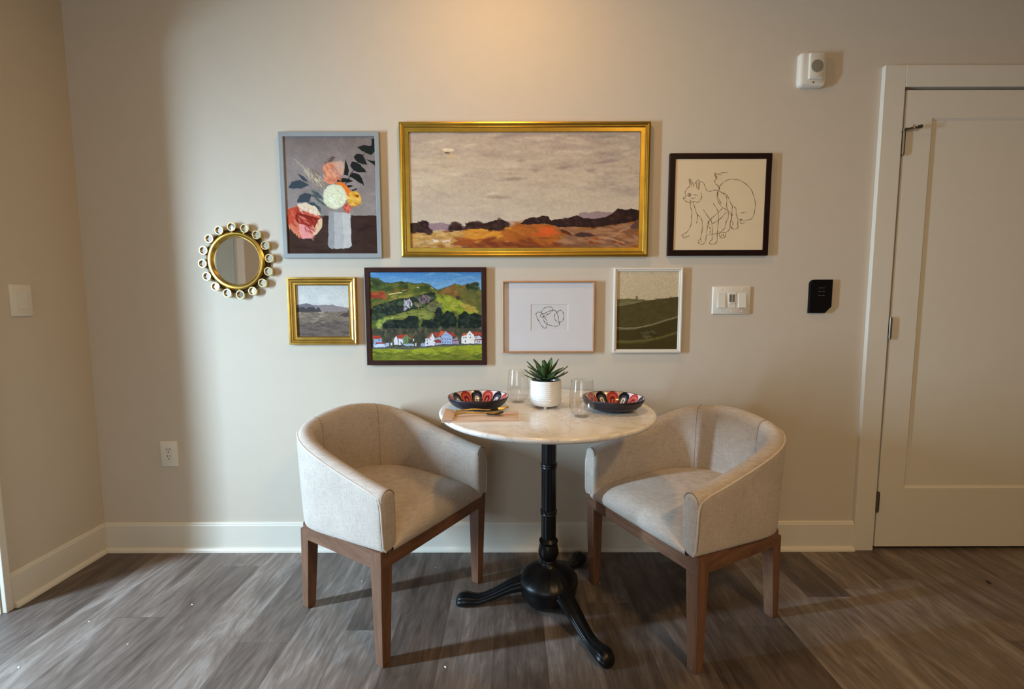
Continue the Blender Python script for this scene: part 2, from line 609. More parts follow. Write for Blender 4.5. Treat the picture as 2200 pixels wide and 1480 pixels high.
for zc, hh in ((1.833, 0.098), (1.035, 0.088), (0.2345, 0.086)):
    mb = MB()
    hx = DX0 + 0.001
    mb.tube([(hx, -0.0215, zc - hh / 2), (hx, -0.0215, zc + hh / 2)], 0.0062, 12)
    mb.box(hx - 0.002, hx + 0.002, -0.0215, -0.0145, zc - hh / 2 + .002, zc + hh / 2 - .002)
    for zz in (zc - hh / 2 - 0.003, zc + hh / 2 + 0.003):
        mb.tube([(hx, -0.0215, zz - 0.003), (hx, -0.0215, zz + 0.003)], 0.0045, 10)
    mb.build('hinge', M['nickel'], door)
mb = MB()
mb.tube([(3.570, -0.036, 1.881), (3.588, -0.030, 1.884), (3.612, -0.031, 1.889), (3.636, -0.035, 1.8925)], 0.0040, 8)
mb.tube([(3.585, -0.024, 1.880), (3.585, -0.024, 1.890)], 0.0085, 10)
mb.tube([(3.613, -0.037, 1.886), (3.613, -0.037, 1.900)], 0.0042, 8)
mb.tube([(3.634, -0.035, 1.8922), (3.646, -0.035, 1.894)], 0.0078, 12)
mb.build('door_stop', M['nickel'], door)
mb = MB()
mb.lathe([(0.001, 0), (0.030, 0), (0.030, 0.008), (0.012, 0.012), (0.011, 0.045), (0.001, 0.045)], 24)
mb.v = [(4.440 + x, -0.0150 - z, 0.955 + y) for x, y, z in mb.v]
mb.tube([(4.440, -0.056, 0.955), (4.40, -0.061, 0.955), (4.335, -0.059, 0.955)], [0.010, 0.009, 0.007], 10)
mb.build('door_handle', M['nickel'], door)


# ------------------------------------------------------------------ picture helpers
def frame_mesh(w, h, prof):
    """mitred frame; prof = [(inset from outer edge, projection from wall)] closed loop"""
    mb = MB()
    rows = []
    for sx, sz in ((-1, -1), (1, -1), (1, 1), (-1, 1)):
        rows.append([(sx * (w / 2 - d), -p, sz * (h / 2 - d)) for d, p in prof])
    mb.grid(rows, close_u=True, close_v=True)
    return mb


def flat_prof(wd, depth, back=0.0, lip=0.0015):
    return [(0, back), (0, depth - lip), (lip, depth), (wd - lip, depth), (wd, depth - lip), (wd, back)]


RNG = np.random.RandomState(11)


def vnoise(U, V, fx, fy, oct_=4, gain=0.55, seed=0):
    """value noise on arrays U, V in 0..1, cells fx by fy"""
    rs = np.random.RandomState(seed)
    out = np.zeros_like(U)
    amp, tot = 1.0, 0.0
    for k in range(oct_):
        nx, ny = int(fx * 2 ** k) + 2, int(fy * 2 ** k) + 2
        g = rs.rand(ny + 1, nx + 1)
        x = np.clip(U, -0.02, 1.02) * (nx - 2) + 0.5
        y = np.clip(V, -0.02, 1.02) * (ny - 2) + 0.5
        xi = np.clip(np.floor(x).astype(int), 0, nx - 1)
        yi = np.clip(np.floor(y).astype(int), 0, ny - 1)
        tx, ty = np.clip(x - xi, 0, 1), np.clip(y - yi, 0, 1)
        tx = tx * tx * (3 - 2 * tx)
        ty = ty * ty * (3 - 2 * ty)
        a = g[yi, xi] * (1 - tx) + g[yi, xi + 1] * tx
        b = g[yi + 1, xi] * (1 - tx) + g[yi + 1, xi + 1] * tx
        out += amp * (a * (1 - ty) + b * ty)
        tot += amp
        amp *= gain
    return out / tot


class Art:
    """a small raster painted in the coordinates of a sketch quad (TL, TR, BR, BL)"""

    def __init__(self, quad, nx, ny, wob=0.0, seed=1):
        self.nx, self.ny = nx, ny
        u = np.linspace(0, 1, nx)
        v = np.linspace(0, 1, ny)
        self.U, self.V = np.meshgrid(u, v)
        q = np.array(quad, float)
        U, V = self.U[..., None], self.V[..., None]
        P = (q[0] * (1 - U) + q[1] * U) * (1 - V) + (q[3] * (1 - U) + q[2] * U) * V
        self.q = q
        self.X0, self.Y0 = P[..., 0], P[..., 1]
        self.X = self.X0 + wob * 2 * (vnoise(self.U, self.V, 30, 30, 3, 0.6, seed) - 0.5)
        self.Y = self.Y0 + wob * 2 * (vnoise(self.U, self.V, 30, 30, 3, 0.6, seed + 1) - 0.5)
        self.a = np.zeros((ny, nx, 3))
        self.seed = seed * 100

    def n(self, fx, fy, o=4, gain=0.55):
        self.seed += 1
        return vnoise(self.U, self.V, fx, fy, o, gain, self.seed)

    def mix(self, m, c):
        m = np.clip(m, 0, 1)[..., None]
        c = np.array(c, float)
        if c.ndim == 1:
            c = c / 255.0
        self.a = self.a * (1 - m) + c * m

    def fill(self, c):
        self.mix(np.ones_like(self.U), c)

    def vgrad(self, stops):
        ys = [s[0] for s in stops]
        cs = np.array([s[1] for s in stops], float) / 255
        for k in range(3):
            self.a[..., k] = np.interp(self.Y, ys, cs[:, k])

    def pmask(self, pts):
        ins = np.zeros(self.X.shape, bool)
        n = len(pts)
        j = n - 1
        for i in range(n):
            xi, yi = pts[i]
            xj, yj = pts[j]
            if yi != yj:
                cond = ((yi > self.Y) != (yj > self.Y)) & (self.X < (xj - xi) * (self.Y - yi) / (yj - yi) + xi)
                ins ^= cond
            j = i
        return ins.astype(float)

    def poly(self, pts, c, a=1.0):
        self.mix(self.pmask(pts) * a, c)

    def emask(self, cx, cy, rx, ry, rot=0, soft=0.15):
        c, s = math.cos(rot), math.sin(rot)
        dx, dy = self.X - cx, self.Y - cy
        d = np.hypot((dx * c + dy * s) / rx, (-dx * s + dy * c) / ry)
        return np.clip((1 - d) / soft, 0, 1)

    def ell(self, cx, cy, rx, ry, c, rot=0, soft=0.15, a=1.0):
        self.mix(self.emask(cx, cy, rx, ry, rot, soft) * a, c)

    def line(self, pts, wd, c, a=1.0, soft=None):
        d = np.full(self.X.shape, 1e9)
        for (x0, y0), (x1, y1) in zip(pts[:-1], pts[1:]):
            L = (x1 - x0) ** 2 + (y1 - y0) ** 2 + 1e-9
            t = np.clip(((self.X - x0) * (x1 - x0) + (self.Y - y0) * (y1 - y0)) / L, 0, 1)
            d = np.minimum(d, np.hypot(self.X - x0 - t * (x1 - x0), self.Y - y0 - t * (y1 - y0)))
        soft = soft or wd * 0.5
        self.mix(np.clip((wd / 2 + soft / 2 - d) / soft, 0, 1) * a, c)

    def tint(self, nz, amp):
        self.a = np.clip(self.a * (1 + amp * (nz[..., None] - 0.5) * 2), 0, 1)

    def dabs(self, n, mask, cols, rx, ry, rot=0.0, seed=3, a=0.8):
        """brush dabs scattered where mask is set"""
        rs = np.random.RandomState(seed)
        ys, xs = np.nonzero(mask > 0.5)
        if len(ys) == 0:
            return
        sx = abs(self.q[1][0] - self.q[0][0]) / self.nx
        for _ in range(n):
            k = rs.randint(len(ys))
            j, i = ys[k], xs[k]
            R = int(max(rx, ry) * 1.6 / sx) + 2
            sl = (slice(max(0, j - R), j + R), slice(max(0, i - R), i + R))
            th = rot + rs.uniform(-0.4, 0.4)
            c, s = math.cos(th), math.sin(th)
            dx = self.X[sl] - self.X0[j, i]
            dy = self.Y[sl] - self.Y0[j, i]
            f = rs.uniform(0.6, 1.4)
            d = np.hypot((dx * c + dy * s) / (rx * f), (-dx * s + dy * c) / (ry * f))
            m = (np.clip((1 - d) / 0.4, 0, 1) * a)[..., None]
            col = np.array(cols[rs.randint(len(cols))], float) / 255
            self.a[sl] = self.a[sl] * (1 - m) + col * m

    def lift(self, g):
        self.a = np.clip(self.a, 0, 1) ** g

    def mesh(self, w, h, y, name, mat, parent, thick=0.003):
        mb = MB()
        nx, ny = self.nx, self.ny
        xs = np.linspace(-w / 2, w / 2, nx)
        zs = np.linspace(h / 2, -h / 2, ny)
        Xg, Zg = np.meshgrid(xs, zs)
        V = np.stack([Xg, np.full_like(Xg, y), Zg], -1).reshape(-1, 3)
        idx = np.arange(nx * ny).reshape(ny, nx)
        F = np.stack([idx[:-1, :-1], idx[1:, :-1], idx[1:, 1:], idx[:-1, 1:]], -1).reshape(-1, 4)
        a = np.clip(self.a, 0, 1)
        lin = np.where(a <= 0.04045, a / 12.92, ((a + 0.055) / 1.055) ** 2.4).reshape(-1, 3)
        colr = np.concatenate([lin, np.ones((len(lin), 1))], 1)
        # backing edge ring
        ring = list(idx[0, :]) + list(idx[1:, -1]) + list(idx[-1, -2::-1]) + list(idx[-2:0:-1, 0])
        nb = len(V)
        Vb = V[ring].copy()
        Vb[:, 1] += thick
        verts = np.concatenate([V, Vb])
        colr = np.concatenate([colr, colr[ring]])
        n = len(ring)
        me = bpy.data.meshes.new(name)
        faces = [tuple(f) for f in F] + [(ring[k], ring[(k + 1) % n], nb + (k + 1) % n, nb + k) for k in range(n)]
        me.from_pydata([tuple(p) for p in verts], [], faces)
        me.materials.append(mat)
        ca = me.color_attributes.new('Paint', 'FLOAT_COLOR', 'POINT')
        ca.data.foreach_set('color', colr.astype(np.float32).ravel())
        o = bpy.data.objects.new(name, me)
        COL.objects.link(o)
        o.parent = parent
        return o


def inv_quad(q, p):
    q = np.array(q, float)
    u, v = 0.5, 0.5
    for _ in range(20):
        P = (q[0] * (1 - u) + q[1] * u) * (1 - v) + (q[3] * (1 - u) + q[2] * u) * v
        du = (q[1] - q[0]) * (1 - v) + (q[2] - q[3]) * v
        dv = (q[3] - q[0]) * (1 - u) + (q[2] - q[1]) * u
        d = np.linalg.solve(np.array([du, dv]).T, np.array(p) - P)
        u += d[0]
        v += d[1]
    return u, v


def catmull(pts, sub=5, closed=False):
    P = [np.array(p, float) for p in pts]
    n = len(P)
    out = []
    for i in range(n if closed else n - 1):
        if closed:
            a, b, c, d = P[i - 1], P[i], P[(i + 1) % n], P[(i + 2) % n]
        else:
            a, b, c, d = P[max(i - 1, 0)], P[i], P[i + 1], P[min(i + 2, n - 1)]
        for k in range(sub):
            t = k / sub
            out.append(0.5 * ((2 * b) + (c - a) * t + (2 * a - 5 * b + 4 * c - d) * t * t + (3 * b - a - 3 * c + d) * t ** 3))
    if not closed:
        out.append(P[-1])
    return out


def ribbons(strokes, quad, w, h, y, width, name, mat, parent):
    """pen strokes as one thin raised mesh; strokes in sketch coordinates"""
    mb = MB()
    for k, st in enumerate(strokes):
        pts2 = catmull(st, 6)
        pts = []
        for p in pts2:
            u, v = inv_quad(quad, p)
            pts.append(Vector(((u - 0.5) * w, 0, (0.5 - v) * h)))
        L, R = [], []
        n = len(pts)
        for i, p in enumerate(pts):
            d = (pts[min(i + 1, n - 1)] - pts[max(i - 1, 0)])
            if d.length < 1e-9:
                d = Vector((1, 0, 0))
            d.normalize()
            s = Vector((-d.z, 0, d.x)) * (width / 2 * (0.75 + 0.35 * math.sin(i * 0.7 + k)))
            L.append((p.x + s.x, y, p.z + s.z))
            R.append((p.x - s.x, y, p.z - s.z))
        Lb = [(a, y + 0.0004, c) for a, b, c in L]
        Rb = [(a, y + 0.0004, c) for a, b, c in R]
        mb.grid([Lb, L, R, Rb])
    return mb.build(name, mat, parent, smooth=False)


def pane(w, h, y, parent):
    mb = MB()
    mb.add([(-w / 2, y, -h / 2), (w / 2, y, -h / 2), (w / 2, y, h / 2), (-w / 2, y, h / 2)], [(0, 1, 2, 3)])
    return mb.build('glass_pane', M['pane'], parent, smooth=False)


PG = 'framed pictures on the back wall'

# ---- flower print
def make_flower():
    q = [(228, 185), (1128, 185), (1152, 1355), (256, 1355)]
    A = Art(q, 236, 300, wob=7, seed=2)
    A.vgrad([(185, (120, 108, 104)), (500, (142, 130, 126)), (970, (140, 130, 126)), (1355, (120, 110, 106))])
    A.tint(A.n(6, 8), 0.10)
    A.tint(A.n(60, 70, 2), 0.03)
    A.poly([(0, 968), (1400, 968), (1400, 1400), (0, 1400)], (58, 40, 34))
    A.dabs(60, A.pmask([(0, 980), (1400, 980), (1400, 1400), (0, 1400)]), [(72, 52, 44), (44, 28, 25), (64, 48, 42)], 90, 16, 0, 5, 0.5)
    # vase
    A.poly([(665, 925), (880, 945), (888, 1270), (850, 1300), (680, 1300), (655, 1270)], (176, 174, 172))
    A.poly([(665, 925), (720, 930), (716, 1298), (680, 1300), (655, 1270)], (150, 150, 152))
    A.poly([(800, 940), (880, 945), (888, 1270), (850, 1296), (812, 1296)], (190, 188, 184))
    A.tint(A.n(20, 24, 2), 0.03)
    dark = (28, 32, 30)
    blue = (58, 70, 78)
    # stems
    A.line([(700, 900), (870, 590), (960, 440), (1030, 350), (1110, 250)], 7, dark)
    A.line([(640, 720), (480, 560), (340, 410)], 6, (170, 158, 142))
    for k in range(9):
        A.line([(620, 690), (350 + 34 * k, 415 + 26 * k)], 7, (176 - 4 * k, 164 - 4 * k, 148 - 4 * k), 0.55)
    A.dabs(70, A.pmask([(430, 500), (560, 530), (640, 680), (600, 720), (470, 600)]), [(182, 166, 144), (120, 100, 84), (150, 134, 116), (198, 186, 166)], 34, 7, 0.95, 8, 0.8)
    # leaves
    for p in ([(945, 292), (1010, 276), (1115, 280), (1130, 330), (1085, 372), (1040, 352)], [(1090, 280), (1095, 215), (1125, 208), (1128, 290)],
              [(915, 385), (940, 358), (1000, 362), (1050, 468), (990, 455), (940, 430)], [(1030, 412), (1128, 430), (1132, 482), (1080, 440)],
              [(878, 475), (905, 432), (980, 460), (1040, 535), (975, 542), (910, 520)], [(838, 408), (872, 520), (862, 572), (820, 560)],
              [(872, 580), (905, 545), (965, 555), (1000, 600), (1020, 672), (950, 625)], [(725, 632), (790, 594), (860, 600), (908, 622), (860, 640)],
              [(838, 670), (890, 662), (910, 678), (860, 690)], [(885, 718), (940, 694), (955, 704), (910, 722)]):
        A.poly(p, dark)
    for p in ([(270, 694), (310, 628), (390, 614), (480, 664), (400, 700)], [(362, 550), (430, 580), (475, 640), (420, 620)],
              [(352, 835), (380, 765), (440, 745), (500, 752), (478, 836)], [(520, 772), (600, 780), (622, 815), (560, 800)],
              [(470, 835), (560, 832), (590, 900), (585, 960), (520, 900)]):
        A.poly(p, blue)
    A.poly([(480, 700), (620, 690), (640, 960), (590, 1000), (560, 840)], (120, 124, 122), 0.45)
    A.dabs(14, A.pmask([(470, 740), (640, 740), (640, 860), (520, 850)]), [(70, 80, 80), (150, 150, 144)], 44, 12, 0.4, 9, 0.8)
    # twig on top
    A.line([(648, 500), (660, 460), (700, 410), (725, 385)], 7, (66, 42, 36))
    for k in range(6):
        A.line([(655 + 12 * k, 465 - 14 * k), (640 + 12 * k, 440 - 12 * k)], 6, (66, 42, 36))
        A.line([(655 + 12 * k, 465 - 14 * k), (682 + 11 * k, 462 - 14 * k)], 6, (66, 42, 36))
    # pink bloom
    A.ell(720, 520, 105, 95, (196, 150, 128))
    A.ell(670, 520, 60, 80, (206, 130, 100))
    A.ell(770, 500, 62, 80, (198, 160, 142), 0.5)
    A.ell(690, 600, 72, 62, (222, 138, 100))
    A.dabs(40, A.emask(715, 540, 100, 100), [(226, 154, 116), (190, 112, 86), (214, 172, 150), (170, 110, 92)], 26, 12, 0.9, 12, 0.7)
    # orange and yellow
    A.poly([(740, 640), (800, 632), (850, 680), (900, 740), (880, 830), (830, 800), (780, 700)], (226, 116, 40))
    A.ell(915, 800, 76, 82, (214, 160, 58))
    A.dabs(34, A.emask(915, 800, 70, 76), [(230, 180, 80), (200, 130, 36), (222, 168, 66), (236, 196, 110)], 26, 11, 0.6, 13, 0.8)
    A.ell(945, 775, 20, 18, (150, 80, 20))
    A.poly([(800, 880), (840, 840), (895, 880), (860, 955), (815, 915)], (196, 90, 70))
    A.dabs(8, A.pmask([(800, 880), (840, 840), (895, 880), (860, 955)]), [(220, 120, 100), (160, 60, 50)], 22, 10, 1, 14, 0.8)
    # white rose
    A.ell(728, 778, 122, 126, (214, 214, 184), soft=0.08)
    for r, c in ((108, (226, 226, 200)), (88, (204, 206, 170)), (68, (232, 232, 208)), (48, (208, 210, 172)), (30, (226, 226, 196)), (14, (186, 190, 140))):
        A.ell(722 + r * 0.05, 752 + r * 0.25, r, r * 0.95, c, 0.3, 0.25, 0.85)
    A.dabs(70, A.emask(728, 778, 110, 115), [(238, 238, 218), (198, 202, 160), (224, 226, 198), (212, 214, 178)], 26, 9, 0.5, 15, 0.6)
    # peony lower left
    A.poly([(258, 905), (360, 870), (470, 880), (590, 980), (600, 1060), (560, 1130), (495, 1200), (380, 1195), (300, 1110), (262, 1050)], (196, 92, 70))
    A.poly([(262, 905), (370, 876), (350, 980), (290, 1060), (258, 1060)], (190, 76, 52))
    A.poly([(352, 930), (580, 1000), (530, 1090), (372, 1060), (330, 990)], (128, 32, 24))
    A.poly([(370, 960), (540, 1040), (520, 1090), (375, 1050)], (158, 48, 36), 0.8)
    A.poly([(370, 1045), (520, 1090), (500, 1198), (400, 1202), (372, 1140)], (222, 146, 142))
    A.poly([(290, 1040), (365, 1030), (372, 1170), (330, 1130), (300, 1115)], (204, 108, 82))
    A.poly([(355, 852), (440, 840), (540, 880), (590, 960), (540, 970), (470, 930), (390, 915)], (222, 200, 172))
    for k in range(4):
        A.ell(400 + 45 * k, 900 + 14 * k, 24, 28, (228, 208, 184), 0, 0.3)
        A.line([(424 + 45 * k, 870 + 16 * k), (420 + 45 * k, 925 + 14 * k)], 5, (180, 150, 122), 0.7)
    A.poly([(560, 1010), (600, 990), (598, 1090), (540, 1160), (500, 1175), (530, 1090)], (216, 184, 150))
    A.dabs(50, A.pmask([(262, 905), (470, 890), (590, 1000), (500, 1195), (380, 1195), (262, 1050)]), [(210, 116, 88), (170, 60, 46), (226, 150, 130), (140, 40, 30)], 36, 9, 0.9, 16, 0.55)
    for k in range(5):
        A.poly([(262 + 22 * k, 1060 + 24 * k), (290 + 22 * k, 1050 + 24 * k), (282 + 22 * k, 1110 + 22 * k)], (214, 130, 96))
    A.tint(A.n(80, 100, 2), 0.05)
    t = thing('framed_print', 'flower bouquet print in a grey frame beside the wide gold framed landscape', 'picture', (1.1165, 0, 1.6164), 0, PG)
    frame_mesh(0.4327, 0.5357, flat_prof(0.0195, 0.028)).build('frame', M['grey_frame'], t, smooth=False)
    A.mesh(0.398, 0.501, -0.0195, 'picture', M['print'], t)
    pane(0.396, 0.499, -0.0225, t)


# ---- wide landscape in gold
def make_landscape():
    q = [(138, 158), (2050, 158), (2028, 1112), (158, 1112)]
    A = Art(q, 440, 218, wob=9, seed=4)
    A.vgrad([(158, (168, 154, 142)), (500, (186, 170, 150)), (900, (196, 182, 162)), (1112, (190, 172, 150))])
    warm = np.clip(1 - np.hypot((A.X - 350) / 700, (A.Y - 500) / 500), 0, 1)
    A.mix(warm * 0.5, (206, 184, 152))
    cl = A.n(5, 9, 5, 0.6)
    right = np.clip((A.X - 500) / 1500, 0, 1) * np.clip((820 - A.Y) / 500, 0, 1)
    A.mix(np.clip((cl - 0.42) * 3.0, 0, 1) * (0.2 + 0.6 * right), (146, 130, 126))
    c2 = A.n(10, 26, 4, 0.6)
    A.mix(np.clip((c2 - 0.52) * 3, 0, 1) * 0.5 * np.clip((800 - A.Y) / 300, 0, 1), (150, 130, 118))
    A.mix(np.clip((0.42 - c2) * 5, 0, 1) * 0.5 * np.clip((830 - A.Y) / 300, 0, 1), (210, 194, 172))
    sky = A.pmask([(150, 170), (2040, 170), (2040, 760), (150, 760)])
    A.dabs(70, sky, [(204, 190, 168), (168, 152, 142), (190, 174, 156), (176, 158, 148)], 110, 22, 0.02, 21, 0.22)
    for (x, y, L, c) in ((1000, 540, 160, (138, 118, 108)), (1420, 445, 90, (138, 122, 112)), (880, 690, 130, (150, 130, 112)), (820, 660, 90, (212, 196, 172)),
                         (1180, 470, 70, (148, 128, 118)), (1640, 470, 60, (144, 126, 122)), (1560, 585, 70, (210, 194, 172)), (1720, 500, 60, (204, 188, 168)),
                         (1750, 400, 150, (140, 124, 124)), (1750, 200, 150, (134, 122, 118)), (960, 190, 160, (142, 130, 122)), (640, 270, 90, (206, 190, 166)), (1060, 390, 60, (150, 130, 118)), (520, 500, 90, (206, 192, 168))):
        A.ell(x, y, L, 20, c, random.uniform(-0.15, 0.1), 0.8, 0.7)
    A.ell(465, 305, 60, 16, (222, 204, 172), 0.05, 0.4)
    A.ell(455, 326, 28, 7, (110, 88, 66), 0.1, 0.4)
    A.ell(490, 355, 50, 26, (204, 172, 118), -0.3, 0.8, 0.6)
    # hills
    A.poly([(158, 915), (400, 900), (600, 930), (720, 950), (720, 1000), (158, 1000)], (146, 122, 128))
    A.poly([(1540, 822), (1700, 806), (1860, 815), (1860, 880), (1540, 880)], (150, 128, 128))
    A.poly([(930, 884), (1100, 880), (1100, 930), (930, 930)], (178, 150, 130))
    # ground
    A.poly([(140, 985), (500, 962), (700, 958), (960, 940), (1090, 915), (1220, 912), (1400, 940), (1700, 930), (2040, 880), (2040, 1130), (140, 1130)], (150, 92, 44))
    g = A.pmask([(140, 985), (500, 962), (700, 958), (960, 940), (1090, 915), (1220, 912), (1400, 940), (1700, 930), (2040, 880), (2040, 1130), (140, 1130)])
    A.dabs(160, g * (A.X < 640), [(190, 150, 92), (206, 164, 96), (160, 126, 78), (178, 132, 66), (196, 172, 130)], 60, 12, 0.0, 31, 0.7)
    A.dabs(90, g * (A.X > 600) * (A.X < 980) * (A.Y < 1060), [(206, 138, 48), (190, 118, 40), (214, 150, 60)], 60, 14, -0.2, 32, 0.7)
    A.dabs(160, g * (A.X > 560) * (A.Y > 1030), [(126, 62, 32), (150, 76, 34), (110, 52, 30), (140, 80, 46)], 90, 14, 0.05, 33, 0.7)
    A.dabs(90, g * (A.X > 940) * (A.X < 1500) * (A.Y < 1060), [(164, 92, 36), (150, 84, 34), (176, 100, 40)], 70, 16, 0.2, 34, 0.7)
    A.ell(1290, 970, 110, 50, (206, 92, 42), 0.2, 0.6)
    A.ell(1230, 1000, 90, 26, (200, 86, 38), 0.1, 0.6, 0.8)
    A.dabs(120, g * (A.X > 1420), [(146, 104, 76), (158, 116, 84), (130, 92, 70), (170, 126, 92), (124, 84, 60)], 80, 14, 0.15, 35, 0.75)
    A.poly([(1380, 945), (1470, 985), (1490, 1012), (1400, 985)], (92, 50, 30))
    A.poly([(1500, 995), (1560, 978), (1690, 1008), (1620, 1022), (1520, 1014)], (72, 50, 44))
    A.line([(1700, 1025), (1820, 1040), (1910, 1072)], 10, (196, 156, 120), 0.8)
    A.line([(1830, 1010), (1900, 965), (1980, 930)], 16, (176, 136, 104), 0.7)
    A.poly([(1960, 930), (2010, 890), (2040, 880), (2040, 950), (1975, 955)], (92, 66, 62))
    A.poly([(330, 1030), (375, 1040), (388, 1062), (345, 1060)], (222, 204, 190))
    A.poly([(410, 1050), (490, 1036), (480, 1058), (420, 1064)], (220, 192, 168))
    # trees
    tr = (48, 31, 29)
    for p in ([(150, 905), (210, 900), (250, 885), (290, 882), (306, 915), (300, 940), (340, 982), (250, 985), (150, 965)],
              [(480, 958), (500, 900), (530, 893), (570, 925), (575, 960)],
              [(590, 955), (620, 905), (690, 885), (740, 905), (800, 892), (850, 880), (905, 872), (960, 900), (970, 925), (900, 962), (760, 955)],
              [(1060, 915), (1090, 875), (1150, 850), (1190, 862), (1240, 838), (1290, 850), (1310, 880), (1380, 870), (1450, 862), (1530, 840), (1580, 862), (1680, 868), (1760, 850),
               (1810, 830), (1860, 786), (1920, 800), (1960, 790), (2040, 800), (2040, 878), (1900, 905), (1720, 935), (1560, 935), (1380, 938), (1280, 912)]):
        A.poly(p, tr)
        m = A.pmask(p)
        A.dabs(40, m, [(66, 43, 38), (36, 23, 22), (58, 36, 30), (74, 50, 44)], 26, 15, 0.3, 41, 0.6)
    A.tint(A.n(90, 50, 2), 0.05)
    t = thing('framed_painting', 'wide landscape painting of orange fields under grey sky in a gold frame', 'picture', (1.9594, 0, 1.6377), 0, PG)
    pr = [(0, 0), (0, 0.026), (0.002, 0.031), (0.008, 0.034), (0.0125, 0.031), (0.014, 0.025), (0.0175, 0.024), (0.020, 0.0255), (0.024, 0.0215), (0.033, 0.0205), (0.0395, 0.0195), (0.041, 0.016), (0.041, 0)]
    frame_mesh(1.0813, 0.5718, pr).build('frame', M['gold'], t, angle=25)
    A.mesh(1.003, 0.4945, -0.0125, 'canvas', M['paint'], t)


# ---- cat drawing
def make_cats():
    q = [(205, 160), (1372, 163), (1316, 1348), (166, 1348)]
    t = thing('framed_drawing', 'line drawing of two cats on cream paper in a dark square frame', 'picture', (2.808, 0, 1.5738), 0, PG)
    frame_mesh(0.4398, 0.4355, flat_prof(0.0235, 0.026)).build('frame', M['espresso'], t, smooth=False)
    w, h = 0.3940, 0.3900
    mb = MB(); mb.box(-w / 2, w / 2, -0.020, -0.017, -h / 2, h / 2)
    mb.build('paper', M['cream_paper'], t, smooth=False)
    S = [
        [(388, 508), (345, 552), (325, 592), (336, 630), (318, 655), (300, 668), (325, 700), (370, 718), (398, 700), (385, 686)],
        [(372, 716), (392, 724), (440, 710), (482, 722), (520, 690), (540, 640), (528, 600)],
        [(300, 660), (318, 676), (335, 668)],
        [(388, 508), (380, 450), (378, 416), (405, 440), (428, 478), (410, 480)], [(392, 490), (395, 450), (412, 480), (398, 500)],
        [(425, 525), (440, 490), (470, 462)], [(455, 478), (480, 440), (495, 430), (508, 460), (505, 548), (492, 540), (498, 470)], [(478, 530), (470, 500), (480, 470)],
        [(350, 632), (375, 605), (402, 622), (385, 640), (355, 640)], [(372, 612), (388, 614), (386, 636), (372, 630), (374, 612)],
        [(428, 618), (460, 624), (492, 632)], [(400, 660), (430, 672), (460, 655)],
        [(500, 458), (548, 460), (572, 490), (592, 545), (612, 572), (650, 580), (690, 565), (740, 568), (800, 598), (842, 632), (862, 680), (856, 760), (876, 840), (880, 900), (872, 935)],
        [(806, 600), (850, 615), (880, 660), (905, 725), (940, 775), (975, 800), (980, 880), (1000, 940), (998, 1020), (1012, 1045)],
        [(392, 722), (395, 790), (412, 830), (408, 900), (405, 980), (385, 1050), (340, 1115), (300, 1130), (282, 1160), (310, 1185), (350, 1170), (378, 1152)],
        [(300, 1150), (312, 1170)], [(330, 1150), (336, 1172)],
        [(430, 728), (450, 790), (475, 870), (520, 915), (540, 960), (545, 1060), (530, 1150), (525, 1200)],
        [(480, 880), (482, 930), (470, 990)],
        [(525, 1200), (492, 1228), (500, 1255), (540, 1270), (580, 1240), (592, 1180), (604, 1080), (612, 1010)], [(530, 1222), (540, 1238)],
        [(560, 815), (600, 880), (640, 935), (660, 960), (672, 1060), (670, 1150), (670, 1210)],
        [(640, 945), (618, 985), (628, 1030), (652, 1075)], [(650, 935), (625, 980), (640, 1010)],
        [(670, 1210), (640, 1232), (640, 1258), (680, 1270), (730, 1235), (736, 1150), (742, 1050), (752, 940), (745, 840), (715, 775), (685, 735)],
        [(648, 940), (720, 880), (800, 800)], [(672, 1000), (740, 960), (800, 910), (855, 845)],
        [(740, 1105), (790, 1108), (850, 1110), (888, 1080), (900, 1010), (915, 930), (918, 880), (870, 825), (800, 785), (755, 720), (735, 650), (745, 575), (762, 540), (745, 505), (715, 480), (706, 440), (722, 410), (702, 345), (740, 358), (795, 372)],
        [(755, 360), (800, 342), (880, 338)], [(702, 350), (735, 400), (720, 430)], [(748, 500), (768, 545), (756, 580)],
        [(765, 520), (810, 470), (880, 430), (950, 425), (1030, 440), (1110, 490), (1170, 555), (1205, 640), (1225, 735), (1218, 820), (1200, 900), (1160, 945), (1090, 956)],
        [(745, 580), (750, 660), (790, 740)],
        [(1085, 980), (1060, 998), (1030, 985), (1035, 950), (1075, 965)], [(1000, 935), (1030, 940), (1060, 950)],
        [(870, 935), (850, 980), (835, 1050), (800, 1090), (770, 1120), (762, 1150), (800, 1190), (835, 1170), (850, 1110)], [(790, 1130), (800, 1165)], [(815, 1130), (822, 1165)],
        [(918, 880), (925, 960), (940, 1000), (920, 1050), (960, 1072), (1010, 1045)], [(932, 770), (925, 850), (930, 900)],
        [(900, 1000), (910, 1050), (930, 1060)], [(610, 1150), (680, 1135), (760, 1125)], [(1035, 862), (1070, 856), (1110, 850)], [(632, 1110), (650, 1100), (640, 1125)],
    ]
    ribbons(S, q, w, h, -0.0206, 0.0022, 'drawing', M['pencil'], t)
    pane(w, h, -0.0230, t)


